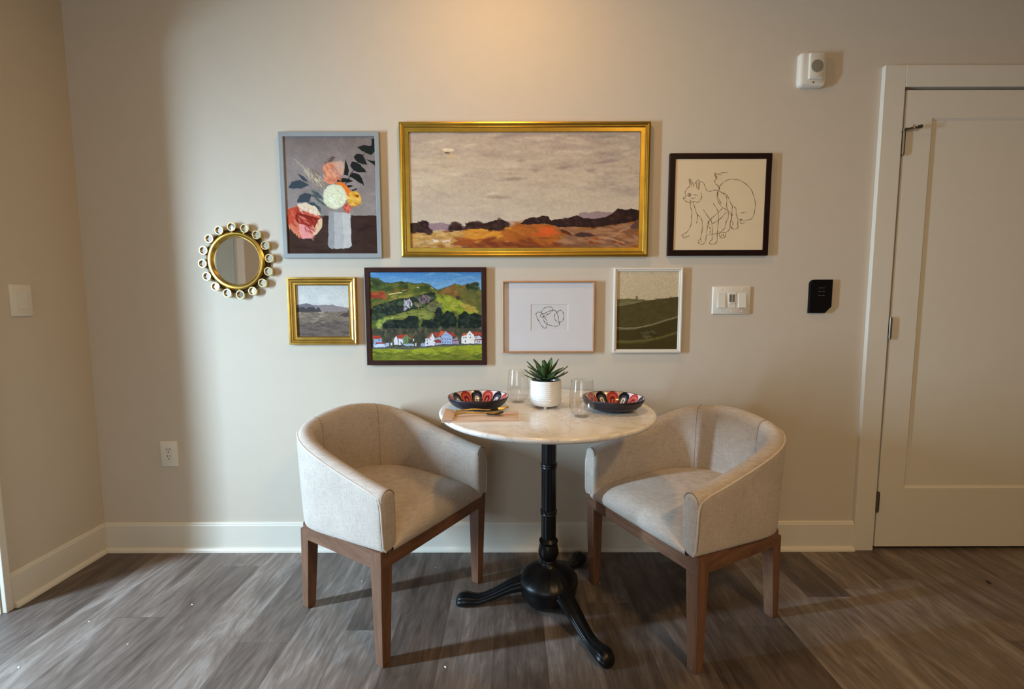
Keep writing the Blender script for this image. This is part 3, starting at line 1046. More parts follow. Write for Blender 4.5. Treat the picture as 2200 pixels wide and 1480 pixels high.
# ---- small moorland painting in gold
def make_moor():
    q = [(255, 318), (1145, 322), (1162, 1206), (284, 1202)]
    A = Art(q, 136, 134, wob=9, seed=6)
    A.vgrad([(318, (186, 186, 182)), (600, (194, 194, 190)), (720, (190, 188, 184)), (1206, (190, 188, 184))])
    A.tint(A.n(5, 6, 4), 0.07)
    A.poly([(200, 660), (360, 640), (440, 622), (540, 655), (700, 660), (880, 650), (1000, 690), (1200, 715), (1200, 800), (200, 800)], (126, 118, 120))
    A.poly([(200, 655), (330, 645), (440, 624), (520, 650), (560, 700), (600, 760), (200, 770)], (106, 102, 106))
    A.poly([(660, 700), (870, 650), (960, 680), (1200, 720), (1200, 800), (660, 800)], (134, 122, 120))
    A.poly([(200, 780), (1200, 770), (1200, 1300), (200, 1300)], (104, 92, 82))
    g = A.pmask([(200, 785), (1200, 775), (1200, 1300), (200, 1300)])
    A.dabs(90, g * (A.Y < 960), [(128, 114, 98), (112, 100, 86), (146, 132, 114), (120, 104, 84)], 70, 13, 0, 51, 0.7)
    A.dabs(90, g * (A.Y > 940), [(92, 80, 74), (78, 68, 64), (104, 92, 82), (84, 74, 70)], 80, 15, 0, 52, 0.7)
    A.dabs(10, g * (A.Y < 980) * (A.X < 760), [(160, 148, 130)], 50, 9, 0, 53, 0.7)
    A.poly([(200, 740), (290, 700), (380, 685), (420, 720), (470, 690), (560, 690), (590, 735), (620, 698), (650, 700), (680, 780), (200, 775)], (66, 62, 62))
    A.poly([(980, 850), (1050, 805), (1110, 795), (1140, 740), (1200, 740), (1200, 870)], (72, 62, 64))
    A.tint(A.n(50, 50, 2), 0.06)
    t = thing('framed_painting', 'small square moorland painting in a gold frame under the flower print', 'picture', (1.0604, 0, 1.1156), 0, PG)
    pr = [(0, 0), (0, 0.026), (0.002, 0.030), (0.006, 0.031), (0.010, 0.029), (0.012, 0.0245), (0.0145, 0.0265), (0.018, 0.0265), (0.020, 0.021), (0.025, 0.018), (0.031, 0.0185), (0.0335, 0.0205), (0.036, 0.0175), (0.036, 0)]
    frame_mesh(0.3044, 0.2990, pr).build('frame', M['gold_bright'], t, angle=22)
    A.mesh(0.2340, 0.2285, -0.010, 'canvas', M['paint'], t)


# ---- village painting
def make_village():
    q = [(136, 148), (1636, 148), (1640, 1335), (166, 1335)]
    A = Art(q, 290, 230, wob=9, seed=8)
    A.vgrad([(148, (66, 122, 176)), (300, (104, 150, 190)), (420, (122, 164, 196)), (1335, (122, 164, 196))])
    A.dabs(50, A.pmask([(140, 150), (1640, 150), (1640, 330), (140, 330)]), [(84, 134, 184), (120, 160, 196), (70, 124, 178)], 80, 14, 0, 61, 0.5)
    A.poly([(100, 190), (220, 225), (330, 285), (420, 295), (560, 268), (640, 285), (740, 300), (850, 290), (960, 330), (1050, 385), (1150, 365), (1290, 300), (1380, 325),
            (1440, 310), (1450, 345), (1530, 285), (1560, 330), (1620, 385), (1700, 390), (1700, 1340), (100, 1340)], (88, 96, 40))
    hill = A.pmask([(100, 190), (220, 225), (330, 285), (420, 295), (560, 268), (740, 300), (850, 290), (960, 330), (1050, 385), (1150, 365), (1290, 300), (1440, 330), (1530, 295), (1620, 385), (1700, 390), (1700, 760), (100, 760)])
    A.dabs(230, hill, [(98, 104, 38), (72, 84, 36), (116, 112, 44), (84, 80, 34), (110, 100, 40), (62, 74, 36)], 56, 20, -0.25, 62, 0.75)
    A.line([(140, 205), (330, 288), (420, 298), (560, 270), (740, 302), (850, 292), (960, 332), (1055, 386), (1290, 303)], 9, (44, 52, 32), 0.9)
    A.dabs(40, A.pmask([(150, 220), (330, 290), (440, 370), (360, 400), (150, 390)]), [(58, 72, 34), (44, 56, 30), (80, 92, 44)], 44, 26, 0.3, 63, 0.8)
    A.dabs(24, A.pmask([(540, 290), (640, 290), (640, 390), (540, 390)]), [(60, 74, 34), (50, 60, 30)], 34, 26, 0, 64, 0.8)
    A.dabs(34, A.pmask([(150, 420), (340, 410), (370, 490), (170, 500)]), [(150, 56, 36), (132, 52, 34), (164, 76, 44)], 40, 18, 0, 65, 0.8)
    A.line([(400, 440), (480, 425), (570, 412)], 16, (206, 176, 118))
    A.line([(580, 384), (635, 378)], 12, (196, 170, 110))
    A.line([(390, 400), (520, 380), (680, 375)], 12, (120, 70, 34), 0.7)
    A.dabs(30, A.pmask([(400, 470), (700, 440), (700, 500), (420, 520)]), [(128, 124, 52), (140, 132, 60)], 54, 14, -0.1, 66, 0.7)
    for p in ([(770, 345), (805, 345), (800, 360)], [(865, 325), (900, 325), (905, 345), (885, 355)], [(955, 345), (990, 355), (990, 368)]):
        A.poly(p, (206, 204, 142))
    A.dabs(22, A.pmask([(830, 320), (940, 320), (940, 400), (830, 400)]), [(60, 76, 30), (48, 60, 28)], 30, 18, 0, 67, 0.8)
    # right hill
    A.dabs(60, A.pmask([(1060, 400), (1280, 330), (1420, 360), (1330, 480), (1130, 440)]), [(126, 84, 40), (112, 70, 34), (104, 88, 44), (138, 100, 52)], 60, 22, -0.4, 68, 0.8)
    A.dabs(90, A.pmask([(1030, 440), (1180, 460), (1420, 580), (1600, 680), (1430, 700), (1120, 660), (1030, 560)]), [(142, 152, 44), (126, 140, 40), (160, 158, 60), (112, 124, 40)], 60, 20, 0.45, 69, 0.8)
    A.dabs(30, A.pmask([(1340, 560), (1520, 600), (1600, 690), (1440, 660)]), [(168, 146, 64), (156, 132, 60)], 50, 15, 0.4, 70, 0.8)
    A.dabs(40, A.pmask([(1450, 330), (1560, 290), (1620, 390), (1580, 440), (1470, 420)]), [(52, 66, 38), (40, 52, 32), (74, 84, 48)], 38, 26, 0, 71, 0.85)
    A.poly([(1430, 320), (1460, 300), (1470, 400), (1440, 380)], (36, 50, 30))
    A.dabs(60, A.pmask([(1340, 360), (1620, 420), (1620, 660), (1420, 560)]), [(114, 104, 50), (98, 92, 46), (84, 86, 44)], 54, 24, 0.4, 72, 0.7)
    A.ell(1325, 492, 34, 36, (70, 52, 34), 0, 0.3)
    # wooded band
    A.poly([(150, 640), (240, 580), (330, 555), (470, 510), (620, 490), (760, 470), (880, 430), (1010, 410), (1030, 500), (930, 570), (860, 620), (700, 650), (520, 700), (330, 740), (220, 800), (150, 820)], (34, 40, 32))
    wood_ = A.pmask([(150, 640), (240, 580), (330, 555), (470, 510), (620, 490), (760, 470), (880, 430), (1010, 410), (1030, 500), (930, 570), (700, 650), (520, 700), (330, 740), (150, 820)])
    A.dabs(110, wood_, [(48, 60, 44), (28, 36, 32), (58, 72, 50), (40, 44, 36), (74, 92, 58)], 34, 20, 0.6, 73, 0.7)
    A.dabs(44, A.pmask([(600, 520), (690, 505), (700, 600), (590, 655), (570, 640)]), [(176, 170, 178), (204, 200, 208), (150, 146, 160)], 18, 9, 1.2, 74, 0.9)
    A.dabs(60, A.pmask([(780, 500), (880, 440), (945, 490), (930, 560), (860, 570), (800, 560)]), [(112, 94, 98), (92, 76, 80), (128, 110, 112)], 22, 11, 1.0, 75, 0.9)
    A.dabs(20, A.pmask([(740, 560), (850, 560), (830, 620), (750, 610)]), [(130, 124, 92), (96, 92, 66)], 20, 10, 1.2, 76, 0.85)
    A.dabs(50, A.pmask([(440, 740), (700, 660), (1000, 640), (970, 780), (760, 760), (480, 770)]), [(122, 130, 62), (104, 114, 54), (138, 140, 70)], 56, 16, -0.1, 77, 0.8)
    A.dabs(34, A.pmask([(880, 590), (1080, 540), (1100, 640), (930, 670)]), [(116, 122, 84), (96, 100, 66), (84, 72, 56)], 44, 14, -0.2, 78, 0.8)
    A.dabs(50, A.pmask([(215, 880), (280, 790), (440, 740), (450, 790), (330, 830), (300, 920)]), [(140, 154, 72), (120, 140, 62), (156, 164, 84)], 26, 16, -0.6, 79, 0.8)
    A.dabs(24, A.pmask([(150, 700), (260, 660), (270, 780), (170, 860)]), [(70, 88, 52), (40, 52, 38)], 28, 18, 1.0, 80, 0.8)
    # dark trees above the houses
    for p in ([(300, 900), (330, 820), (470, 780), (600, 790), (660, 720), (700, 735), (790, 745), (790, 900), (560, 900)], [(820, 880), (860, 780), (960, 790), (1010, 760), (1020, 640), (1060, 610), (1110, 640), (1110, 720), (1180, 660), (1260, 690), (1300, 760), (1300, 910), (1000, 910)],
              [(1310, 910), (1330, 740), (1400, 665), (1450, 690), (1460, 720), (1540, 695), (1620, 720), (1700, 720), (1700, 910)]):
        A.poly(p, (24, 32, 28))
        A.dabs(60, A.pmask(p), [(20, 28, 26), (36, 48, 38), (46, 58, 44), (28, 38, 34)], 34, 22, 0.2, 81, 0.7)
    A.poly([(150, 900), (1700, 900), (1700, 1130), (150, 1160)], (64, 64, 50))
    A.dabs(150, A.pmask([(150, 890), (1700, 890), (1700, 1100), (150, 1140)]), [(60, 66, 48), (86, 82, 62), (44, 50, 40), (104, 96, 72), (56, 56, 48)], 24, 34, 0.1, 82, 0.75)
    # field
    A.poly([(100, 1170), (560, 1150), (900, 1150), (1700, 1110), (1700, 1400), (100, 1400)], (116, 122, 38))
    fld = A.pmask([(100, 1170), (560, 1150), (900, 1150), (1700, 1110), (1700, 1400), (100, 1400)])
    A.dabs(110, fld * (A.Y < 1250), [(148, 158, 40), (160, 166, 52), (128, 140, 36), (140, 148, 44)], 90, 13, -0.03, 83, 0.8)
    A.dabs(90, fld * (A.Y > 1230), [(92, 102, 32), (108, 112, 36), (122, 122, 48), (80, 92, 30)], 80, 15, -0.05, 84, 0.75)
    A.line([(180, 1168), (420, 1160), (620, 1172), (880, 1150), (1100, 1135), (1640, 1105)], 26, (78, 80, 84))
    # houses
    wht, blu, red = (214, 214, 220), (140, 160, 192), (158, 62, 44)
    A.poly([(172, 1000), (280, 996), (292, 1042), (180, 1044)], red)
    A.poly([(190, 1042), (296, 1040), (300, 1160), (190, 1160)], blu)
    A.poly([(205, 1115), (330, 1110), (345, 1150), (200, 1158)], (190, 200, 220))
    A.poly([(225, 1090), (320, 1084), (340, 1106), (215, 1116)], (146, 60, 56))
    A.poly([(345, 1100), (395, 1096), (395, 1140), (345, 1145)], (160, 172, 198))
    A.poly([(415, 1095), (440, 1088), (440, 1128), (415, 1128)], wht)
    A.poly([(460, 1120), (466, 1050), (488, 1003), (510, 1030), (514, 1125)], wht)
    A.poly([(495, 992), (640, 980), (600, 1035), (520, 1042)], red)
    A.poly([(570, 1035), (640, 985), (660, 1020), (640, 1110), (570, 1090)], (120, 130, 110))
    A.poly([(520, 1042), (570, 1040), (590, 1120), (520, 1124)], (206, 208, 214))
    A.dabs(34, A.pmask([(600, 1010), (690, 1010), (690, 1105), (600, 1105)]), [(86, 110, 66), (110, 134, 84), (66, 86, 56)], 18, 10, 0.8, 85, 0.9)
    A.poly([(690, 990), (715, 1010), (718, 1034), (690, 1036)], red)
    A.poly([(560, 1110), (730, 1105), (740, 1135), (580, 1140)], (156, 168, 186))
    A.poly([(540, 1090), (560, 1090), (650, 1160), (600, 1168)], (74, 80, 92))
    A.poly([(715, 1050), (732, 1040), (734, 1076), (718, 1078)], wht)
    A.poly([(750, 1098), (766, 1094), (764, 1136), (750, 1136)], wht)
    A.poly([(820, 1110), (880, 1092), (888, 1142), (820, 1146)], (150, 160, 186))
    A.poly([(885, 1140), (884, 1040), (940, 1035), (975, 950), (1012, 1040), (1010, 1130)], wht)
    A.poly([(900, 1028), (975, 948), (985, 960), (940, 1030)], (170, 84, 62))
    A.poly([(985, 955), (1080, 945), (1070, 1015), (1020, 1012)], (150, 66, 52))
    A.poly([(1010, 1030), (1080, 1015), (1100, 1060), (1100, 1120), (1020, 1124)], (170, 160, 176))
    A.poly([(980, 1072), (1050, 1048), (1095, 1065), (1095, 1100), (1040, 1100)], (124, 64, 58))
    A.poly([(1060, 1015), (1090, 935), (1170, 940), (1150, 960), (1100, 1000)], (196, 92, 58))
    A.poly([(1100, 1118), (1098, 1012), (1160, 942), (1245, 1015), (1246, 1112)], (150, 172, 206))
    A.poly([(1170, 940), (1250, 955), (1285, 1000), (1245, 1018)], (160, 60, 48))
    A.poly([(1250, 1040), (1300, 1020), (1335, 1060), (1330, 1110), (1250, 1112)], (150, 134, 156))
    A.poly([(1245, 1060), (1330, 1052), (1335, 1066), (1245, 1075)], (120, 56, 54))
    for k in range(4):
        for zz in (1046, 1086):
            A.ell(1118 + 33 * k, zz, 8, 12, (52, 56, 76), 0, 0.5)
    for k in range(5):
        A.ell(1138 + 14 * k, 992, 5, 8, (70, 84, 116), 0, 0.5)
    A.poly([(1368, 1110), (1370, 1010), (1440, 980), (1480, 935), (1540, 1000), (1540, 1105)], (222, 220, 216))
    A.poly([(1370, 1000), (1395, 962), (1450, 960), (1430, 995)], (176, 84, 58))
    A.poly([(1490, 945), (1620, 950), (1660, 980), (1620, 1005), (1545, 990)], (156, 62, 48))
    A.poly([(1545, 1000), (1600, 1004), (1640, 1030), (1640, 1106), (1545, 1106)], (196, 196, 206))
    A.poly([(1550, 1050), (1640, 1040), (1640, 1062), (1550, 1066)], (140, 66, 56))
    for (x, y) in ((1400, 1028), (1425, 1024), (1485, 1022), (1415, 1072), (1480, 980), (1565, 1020), (1580, 1084), (1605, 1082), (905, 1064), (945, 1052), (912, 1108), (962, 998), (262, 1056), (1420, 1078)):
        A.ell(x, y, 9, 13, (50, 50, 58), 0, 0.5)
    A.lift(0.98)
    A.tint(A.n(90, 80, 2), 0.07)
    t = thing('framed_painting', 'bright village painting of white houses below green hills in a dark wood frame', 'picture', (1.521, 0, 1.0901), 0, PG)
    frame_mesh(0.5363, 0.4336, flat_prof(0.0215, 0.028)).build('frame', M['walnut_frame'], t, smooth=False)
    A.mesh(0.4936, 0.3910, -0.0225, 'canvas', M['paint'], t)


# ---- abstract loop drawing
def make_loops():
    t = thing('framed_drawing', 'black looping line drawing with a wide white mat in a thin light wood frame', 'picture', (2.0658, 0, 1.0872), 0, PG)
    frame_mesh(0.4102, 0.3193, flat_prof(0.0072, 0.030)).build('frame', M['oak_frame'], t, smooth=False)
    w, h = 0.3960, 0.3050
    wx0, wx1, wz0, wz1 = -0.0790, 0.0880, -0.0610, 0.0570
    mb = MB()
    oo = [(-w / 2, -h / 2), (w / 2, -h / 2), (w / 2, h / 2), (-w / 2, h / 2)]
    ii = [(wx0, wz0), (wx1, wz0), (wx1, wz1), (wx0, wz1)]
    e = 0.002
    i2 = [(wx0 + e, wz0 + e), (wx1 - e, wz0 + e), (wx1 - e, wz1 - e), (wx0 + e, wz1 - e)]
    vs = [(x, -0.0145, z) for x, z in oo] + [(x, -0.0145, z) for x, z in ii] + [(x, -0.0125, z) for x, z in i2]
    fs = []
    for k in range(4):
        fs += [(k, (k + 1) % 4, 4 + (k + 1) % 4, 4 + k), (4 + k, 4 + (k + 1) % 4, 8 + (k + 1) % 4, 8 + k)]
    mb.add(vs, fs)
    mb.build('mat', M['mat'], t, smooth=False)
    mb = MB(); mb.box(wx0 - 0.01, wx1 + 0.01, -0.0122, -0.0110, wz0 - 0.01, wz1 + 0.01)
    mb.build('paper', M['paper'], t, smooth=False)
    q = [(405, 466), (818, 466), (818, 750), (405, 750)]
    st = [(505, 552), (480, 550), (463, 572), (475, 610), (510, 672), (540, 712), (562, 724), (580, 705), (585, 672), (572, 628), (548, 590), (520, 560), (505, 552)]
    st2 = [(520, 556), (540, 520), (575, 498), (620, 494), (648, 512), (640, 540), (600, 570), (560, 592), (530, 605), (512, 596), (516, 575), (560, 560), (610, 540), (650, 528), (685, 545), (705, 590), (716, 650), (718, 690), (690, 700), (640, 697), (590, 682), (560, 660), (540, 620), (545, 590), (580, 555)]
    st3 = [(700, 552), (720, 532), (745, 535), (765, 565), (768, 605), (755, 645), (725, 658), (690, 648), (668, 620), (668, 580), (688, 555), (715, 540)]
    S = [st, st2, st3]
    w2, h2 = wx1 - wx0, wz1 - wz0
    o = ribbons(S, q, w2, h2, -0.0127, 0.0021, 'drawing', M['ink'], t)
    o.location = ((wx0 + wx1) / 2, 0, (wz0 + wz1) / 2)
    pane(w, h, -0.020, t)


# ---- hill photograph
def make_hill():
    q = [(1345, 105), (2008, 105), (1978, 956), (1328, 956)]
    A = Art(q, 150, 192, wob=4, seed=9)
    A.vgrad([(105, (200, 184, 154)), (400, (194, 178, 146)), (956, (194, 178, 146))])
    A.poly([(1300, 406), (1480, 402), (1560, 408), (1690, 418), (1690, 1000), (1300, 1000)], (104, 98, 62))
    A.line([(1340, 470), (1450, 440), (1560, 445), (1640, 430)], 16, (136, 128, 92), 0.6)
    A.line([(1340, 486), (1450, 464), (1600, 436), (1680, 420)], 10, (138, 130, 98), 0.7)
    A.poly([(1300, 496), (1450, 468), (1690, 418), (1850, 398), (2050, 376), (2050, 1000), (1300, 1000)], (78, 70, 40))
    hm = A.pmask([(1300, 500), (1690, 420), (2050, 380), (2050, 1000), (1300, 1000)])
    A.dabs(260, hm, [(82, 74, 44), (70, 62, 34), (92, 82, 52), (62, 56, 30), (76, 70, 42)], 34, 8, -0.2, 91, 0.5)
    A.poly([(1300, 745), (1480, 745), (1700, 705), (2050, 600), (2050, 1000), (1300, 1000)], (64, 54, 26), 0.75)
    A.line([(1330, 716), (1430, 726), (1560, 718), (1700, 690), (1850, 640), (1985, 600)], 13, (146, 134, 104), 0.9)
    A.line([(1330, 735), (1450, 738), (1560, 730)], 8, (120, 110, 78), 0.7)
    A.line([(1330, 868), (1480, 872), (1650, 858), (1800, 830), (1985, 770)], 24, (108, 102, 56), 0.8)
    A.line([(1330, 885), (1480, 890), (1650, 878)], 14, (84, 80, 42), 0.8)
    A.poly([(1590, 770), (1640, 740), (1690, 765), (1680, 830), (1610, 836)], (92, 86, 56), 0.6)
    A.dabs(20, A.pmask([(1560, 740), (1760, 730), (1740, 850), (1580, 850)]), [(56, 50, 28), (98, 92, 62)], 20, 14, 0, 92, 0.6)
    A.poly([(1534, 405), (1540, 374), (1564, 372), (1570, 408)], (128, 118, 88))
    A.tint(A.n(60, 70, 2), 0.08)
    t = thing('framed_photo', 'photo of dark green hills under a pale sky in a white frame', 'picture', (2.5073, 0, 1.1155), 0, PG)
    frame_mesh(0.3044, 0.3777, [(0, 0), (0, 0.0225), (0.0015, 0.024), (0.0065, 0.024), (0.008, 0.0225), (0.0085, 0.0195), (0.0150, 0.0185), (0.0157, 0.017), (0.0157, 0)]).build('frame', M['white_frame'], t, smooth=False)
    A.mesh(0.2740, 0.3480, -0.012, 'picture', M['print'], t)
    pane(0.2735, 0.3475, -0.0155, t)


def thin(o, k):
    o.scale = (1, k, 1)          # shallow frames: depth only


make_flower(); make_landscape(); make_cats(); make_moor(); make_village(); make_loops(); make_hill()

for o_ in COL.objects:
    if o_.get('category') == 'picture':
        thin(o_, 0.68)

# ------------------------------------------------------------------ round mirror
t = thing('wall_mirror', 'round gold mirror ringed with small round mirrors, left of the framed pictures', 'mirror', (0.6915, 0, 1.3365))


def ylathe(mb, prof, c=(0, 0), n=48, cap0=True, cap1=True):
    """lathe around the wall normal; prof [(r, distance from wall)]"""
    rows = []
    for r, d in prof:
        rows.append([(c[0] + r * math.cos(2 * PI * k / n), -d, c[1] + r * math.sin(2 * PI * k / n)) for k in range(n)])
    mb.grid(rows, close_u=True, cap0=cap0, cap1=cap1)


mb = MB()
ylathe(mb, [(0.105, 0.0), (0.125, 0.0), (0.1275, 0.012), (0.126, 0.020), (0.120, 0.0245), (0.1125, 0.0245), (0.1095, 0.0265), (0.1065, 0.0250), (0.103, 0.014), (0.101, 0.010)], n=96, cap0=False, cap1=False)
mb.build('frame', M['gold_bright'], t, angle=35)
mb = MB(); ylathe(mb, [(0.1055, 0.0), (0.1055, 0.0115)], n=96)
mb.build('mirror_glass', M['mirror'], t, smooth=False)
for k in range(16):
    a = math.radians(94.4 + 22.5 * k)
    c = (0.1475 * math.cos(a), 0.1475 * math.sin(a))
    mb = MB()
    ylathe(mb, [(0.0150, 0.0), (0.0185, 0.0), (0.0198, 0.006), (0.0198, 0.020), (0.0186, 0.0225), (0.0150, 0.0225), (0.0144, 0.0205), (0.0144, 0.0105)], c, 28, cap0=True, cap1=False)
    r_ = mb.build('small_ring', M['champagne'], t)
    mb = MB(); ylathe(mb, [(0.0146, 0.0150), (0.0146, 0.0168)], c, 28)
    mb.v = [(x, y - 0.148 * (x - c[0]), z) for x, y, z in mb.v]
    mb.build('small_mirror', M['mirror'], r_)
mb = MB(); ylathe(mb, [(0.118, 0.001), (0.142, 0.001), (0.142, 0.006), (0.118, 0.006)], n=64, cap0=False, cap1=False)
mb.build('mounting_ring', M['bronze'], t)


# ------------------------------------------------------------------ switches, outlet, alarm, keypad
def rr(w, h, r, n=5):
    pts = []
    for sx, sz, a0 in ((1, 1, 0), (-1, 1, 90), (-1, -1, 180), (1, -1, 270)):
        for k in range(n + 1):
            a = math.radians(a0 + 90 * k / n)
            pts.append((sx * (w / 2 - r) + r * math.cos(a), sz * (h / 2 - r) + r * math.sin(a)))
    return pts


def slab(mb, w, h, r, prof, c=(0, 0)):
    """rounded-rectangle slab on the wall; prof [(inset, distance from wall)]"""
    rows = []
    for ins, d in prof:
        rows.append([(c[0] + x, -d, c[1] + z) for x, z in rr(w - 2 * ins, h - 2 * ins, max(0.0008, r - ins))])
    mb.grid(rows, close_u=True, cap0=True, cap1=True)


PL = [(0, 0), (0, 0.0030), (0.0012, 0.0050), (0.0035, 0.0065)]
t = thing('light_switch', 'three-gang white switch plate on the wall beside the white framed photo', 'switch', (2.8824, 0, 1.1599))
mb = MB(); slab(mb, 0.1705, 0.1240, 0.004, PL)
mb.build('faceplate', M['white_plastic'], t, angle=60)
for cx in (-0.0460, 0.0460):
    mb = MB()
    mb.hexa([(cx - 0.0165, -0.0060, -0.033), (cx + 0.0165, -0.0060, -0.033), (cx + 0.0165, -0.0060, 0.033), (cx - 0.0165, -0.0060, 0.033)],
            [(cx - 0.0160, -0.0125, -0.0325), (cx + 0.0160, -0.0125, -0.0325), (cx + 0.0160, -0.0080, 0.0325), (cx - 0.0160, -0.0080, 0.0325)])
    mb.build('rocker', M['white_plastic'], t, smooth=False)
mb = MB(); mb.box(-0.0165, 0.0165, -0.0085, -0.006, -0.033, 0.033, 0.0008)
fan = mb.build('slide_control', M['white_plastic'], t, smooth=False)
for cx in (-0.0065, 0.0065):
    mb = MB(); mb.box(cx - 0.0048, cx + 0.0048, -0.0095, -0.0080, -0.008, 0.026)
    mb.build('slider_slot', M['grille'], fan, smooth=False)
    mb = MB(); mb.box(cx - 0.0050, cx + 0.0050, -0.0130, -0.0080, -0.0150, -0.008, 0.001)
    mb.build('slider_knob', M['white_plastic'], fan, smooth=False)
for cx in (-0.046, 0, 0.046):
    for cz in (-0.0485, 0.0485):
        mb = MB(); ylathe(mb, [(0.0030, 0.006), (0.0030, 0.0072), (0.001, 0.0076)], (cx, cz), 12)
        mb.build('screw', M['white_plastic'], t)

t = thing('light_switch', 'single white switch plate on the left side wall', 'switch', (0, -0.2695, 1.1620), math.radians(90))
mb = MB(); slab(mb, 0.0780, 0.1240, 0.004, PL)
mb.build('faceplate', M['white_plastic'], t, angle=60)
mb = MB()
mb.hexa([(-0.0165, -0.0060, -0.033), (0.0165, -0.0060, -0.033), (0.0165, -0.0060, 0.033), (-0.0165, -0.0060, 0.033)],
        [(-0.0160, -0.0080, -0.0325), (0.0160, -0.0080, -0.0325), (0.0160, -0.0125, 0.0325), (-0.0160, -0.0125, 0.0325)])
mb.build('rocker', M['white_plastic'], t, smooth=False)

t = thing('power_outlet', 'white duplex power outlet low on the wall, left of the armchairs', 'outlet', (0.326, 0, 0.4622))
mb = MB(); slab(mb, 0.0790, 0.1210, 0.003, PL)
mb.build('faceplate', M['white_plastic'], t, angle=60)
mb = MB(); mb.box(-0.0165, 0.0165, -0.0078, -0.006, -0.033, 0.033, 0.0008)
s_ = mb.build('socket', M['white_plastic'], t, smooth=False)
for zc in (0.019, -0.013):
    mb = MB()
    mb.box(-0.0075, -0.0050, -0.0083, -0.0070, zc, zc + 0.0085)
    mb.box(0.0050, 0.0075, -0.0083, -0.0070, zc + 0.001, zc + 0.0078)
    ylathe(mb, [(0.0028, 0.0072), (0.0028, 0.0083)], (0, zc - 0.0085), 12)
    mb.build('slots', M['slot'], s_, smooth=False)

t = thing('alarm_sounder', 'white alarm sounder box with round grille high on the wall left of the door', 'alarm', (3.1829, 0, 2.1337))
mb = MB()
slab(mb, 0.1180, 0.1430, 0.018, [(0, 0), (0, 0.006), (0.002, 0.022), (0.006, 0.027), (0.012, 0.031)])
mb.build('housing', M['white_plastic'], t, angle=50)
mb = MB()
slab(mb, 0.0640, 0.1080, 0.006, [(0, 0.030), (0.001, 0.038), (0.004, 0.041)], (0.008, 0.010))
cover = mb.build('cover', M['white_plastic'], t, angle=50)
mb = MB()
R = 0.0255
for k in range(-5, 6):
    o_ = k * 0.0047
    L = math.sqrt(max(0, R * R - o_ * o_))
    s45 = math.sqrt(0.5)
    for sgn in (1, -1):
        d = Vector((s45, 0, s45 * sgn))
        nrm = Vector((-s45 * sgn, 0, s45))
        c = Vector((0.009, 0, 0.008)) + nrm * o_
        p, q_ = c - d * L, c + d * L
        hw = nrm * 0.0011
        yy = -0.0415 if sgn > 0 else -0.0413
        mb.add([(p - hw)[:][0:1] + (yy,) + (p - hw)[:][2:], (q_ - hw)[:][0:1] + (yy,) + (q_ - hw)[:][2:], (q_ + hw)[:][0:1] + (yy,) + (q_ + hw)[:][2:], (p + hw)[:][0:1] + (yy,) + (p + hw)[:][2:]], [(0, 1, 2, 3)])
mb.build('grille', M['grille'], cover, smooth=False)
mb = MB(); ylathe(mb, [(0.0032, 0.030), (0.0032, 0.0322)], (0.000, -0.0545), 14)
mb.build('screw_hole', M['slot'], t)

t = thing('access_keypad', 'black wall keypad with a cut corner beside the door casing', 'keypad', (3.2753, 0, 1.1768))
pts = []
w2, h2 = 0.0495, 0.0735
for k in range(7):
    a = math.radians(90 + 90 * k / 6)
    pts.append((-w2 + 0.019 + 0.019 * math.cos(a), h2 - 0.019 + 0.019 * math.sin(a)))
pts += [(-w2, -h2), (w2 - 0.027, -h2), (w2, -h2 + 0.027), (w2, h2)]
mb = MB()
rows = []
for f_, d in ((1.0, 0.0), (1.0, 0.015), (0.985, 0.017)):
    rows.append([(x * f_, -d, z * f_) for x, z in pts])
mb.grid(rows, close_u=True, cap0=True, cap1=True)
mb.build('body', M['black_plastic'], t, smooth=False)
mb = MB()
for zz in (0.036, 0.020, 0.003):
    for x0 in (-0.013, 0.003):
        mb.box(x0, x0 + 0.012, -0.0174, -0.0168, zz, zz + 0.0014)
mb.build('key_marks', M['legend'], t, smooth=False)


for o_ in COL.objects:
    if o_.get('category') in ('alarm', 'keypad'):
        thin(o_, 0.75)

# ------------------------------------------------------------------ bistro table
TX, TY, TZ, TR = 2.027, -0.394, 0.765, 0.388
t = thing('bistro_table', 'round white marble table on a black cast iron pedestal between the two armchairs', 'table', (TX, TY, 0))
mb = MB()
mb.lathe([(0.02, TZ - 0.020), (TR - 0.016, TZ - 0.020), (TR - 0.006, TZ - 0.0175), (TR - 0.0008, TZ - 0.011), (TR, TZ - 0.007), (TR - 0.0015, TZ - 0.003), (TR - 0.006, TZ - 0.0004), (TR - 0.010, TZ), (0.02, TZ)], 128)
mb.build('tabletop', M['marble'], t, angle=50)
CXo = 0.012


def flute(a, z):
    return 1 + 0.035 * math.cos(10 * a)


mb = MB()
prof = [(0.030, 0.150), (0.0285, 0.170), (0.026, 0.176), (0.0295, 0.180), (0.026, 0.186), (0.032, 0.192), (0.0375, 0.206), (0.0385, 0.220), (0.034, 0.240), (0.031, 0.247), (0.0345, 0.253), (0.0355, 0.259), (0.031, 0.265), (0.0275, 0.270)]
mb.lathe(prof, 40, (CXo, 0))
seg = [(0.0265, 0.270), (0.0265, 0.363)]
mb.lathe([(0.0268, 0.268), (0.0268, 0.364)], 80, (CXo, 0), flute)
for zc in (0.371, 0.549):
    mb.lathe([(0.027, zc - 0.010), (0.0305, zc - 0.007), (0.028, zc - 0.002), (0.0315, zc + 0.003), (0.0305, zc + 0.007), (0.027, zc + 0.010)], 40, (CXo, 0))
mb.lathe([(0.0265, 0.380), (0.0265, 0.540)], 80, (CXo, 0), flute)
mb.lathe([(0.0265, 0.558), (0.0265, 0.700)], 80, (CXo, 0), flute)
mb.lathe([(0.027, 0.700), (0.060, 0.715), (0.13, 0.728), (0.16, 0.732), (0.16, 0.7445), (0.02, 0.7445)], 40, (CXo, 0))
mb.build('column', M['iron'], t, angle=35)
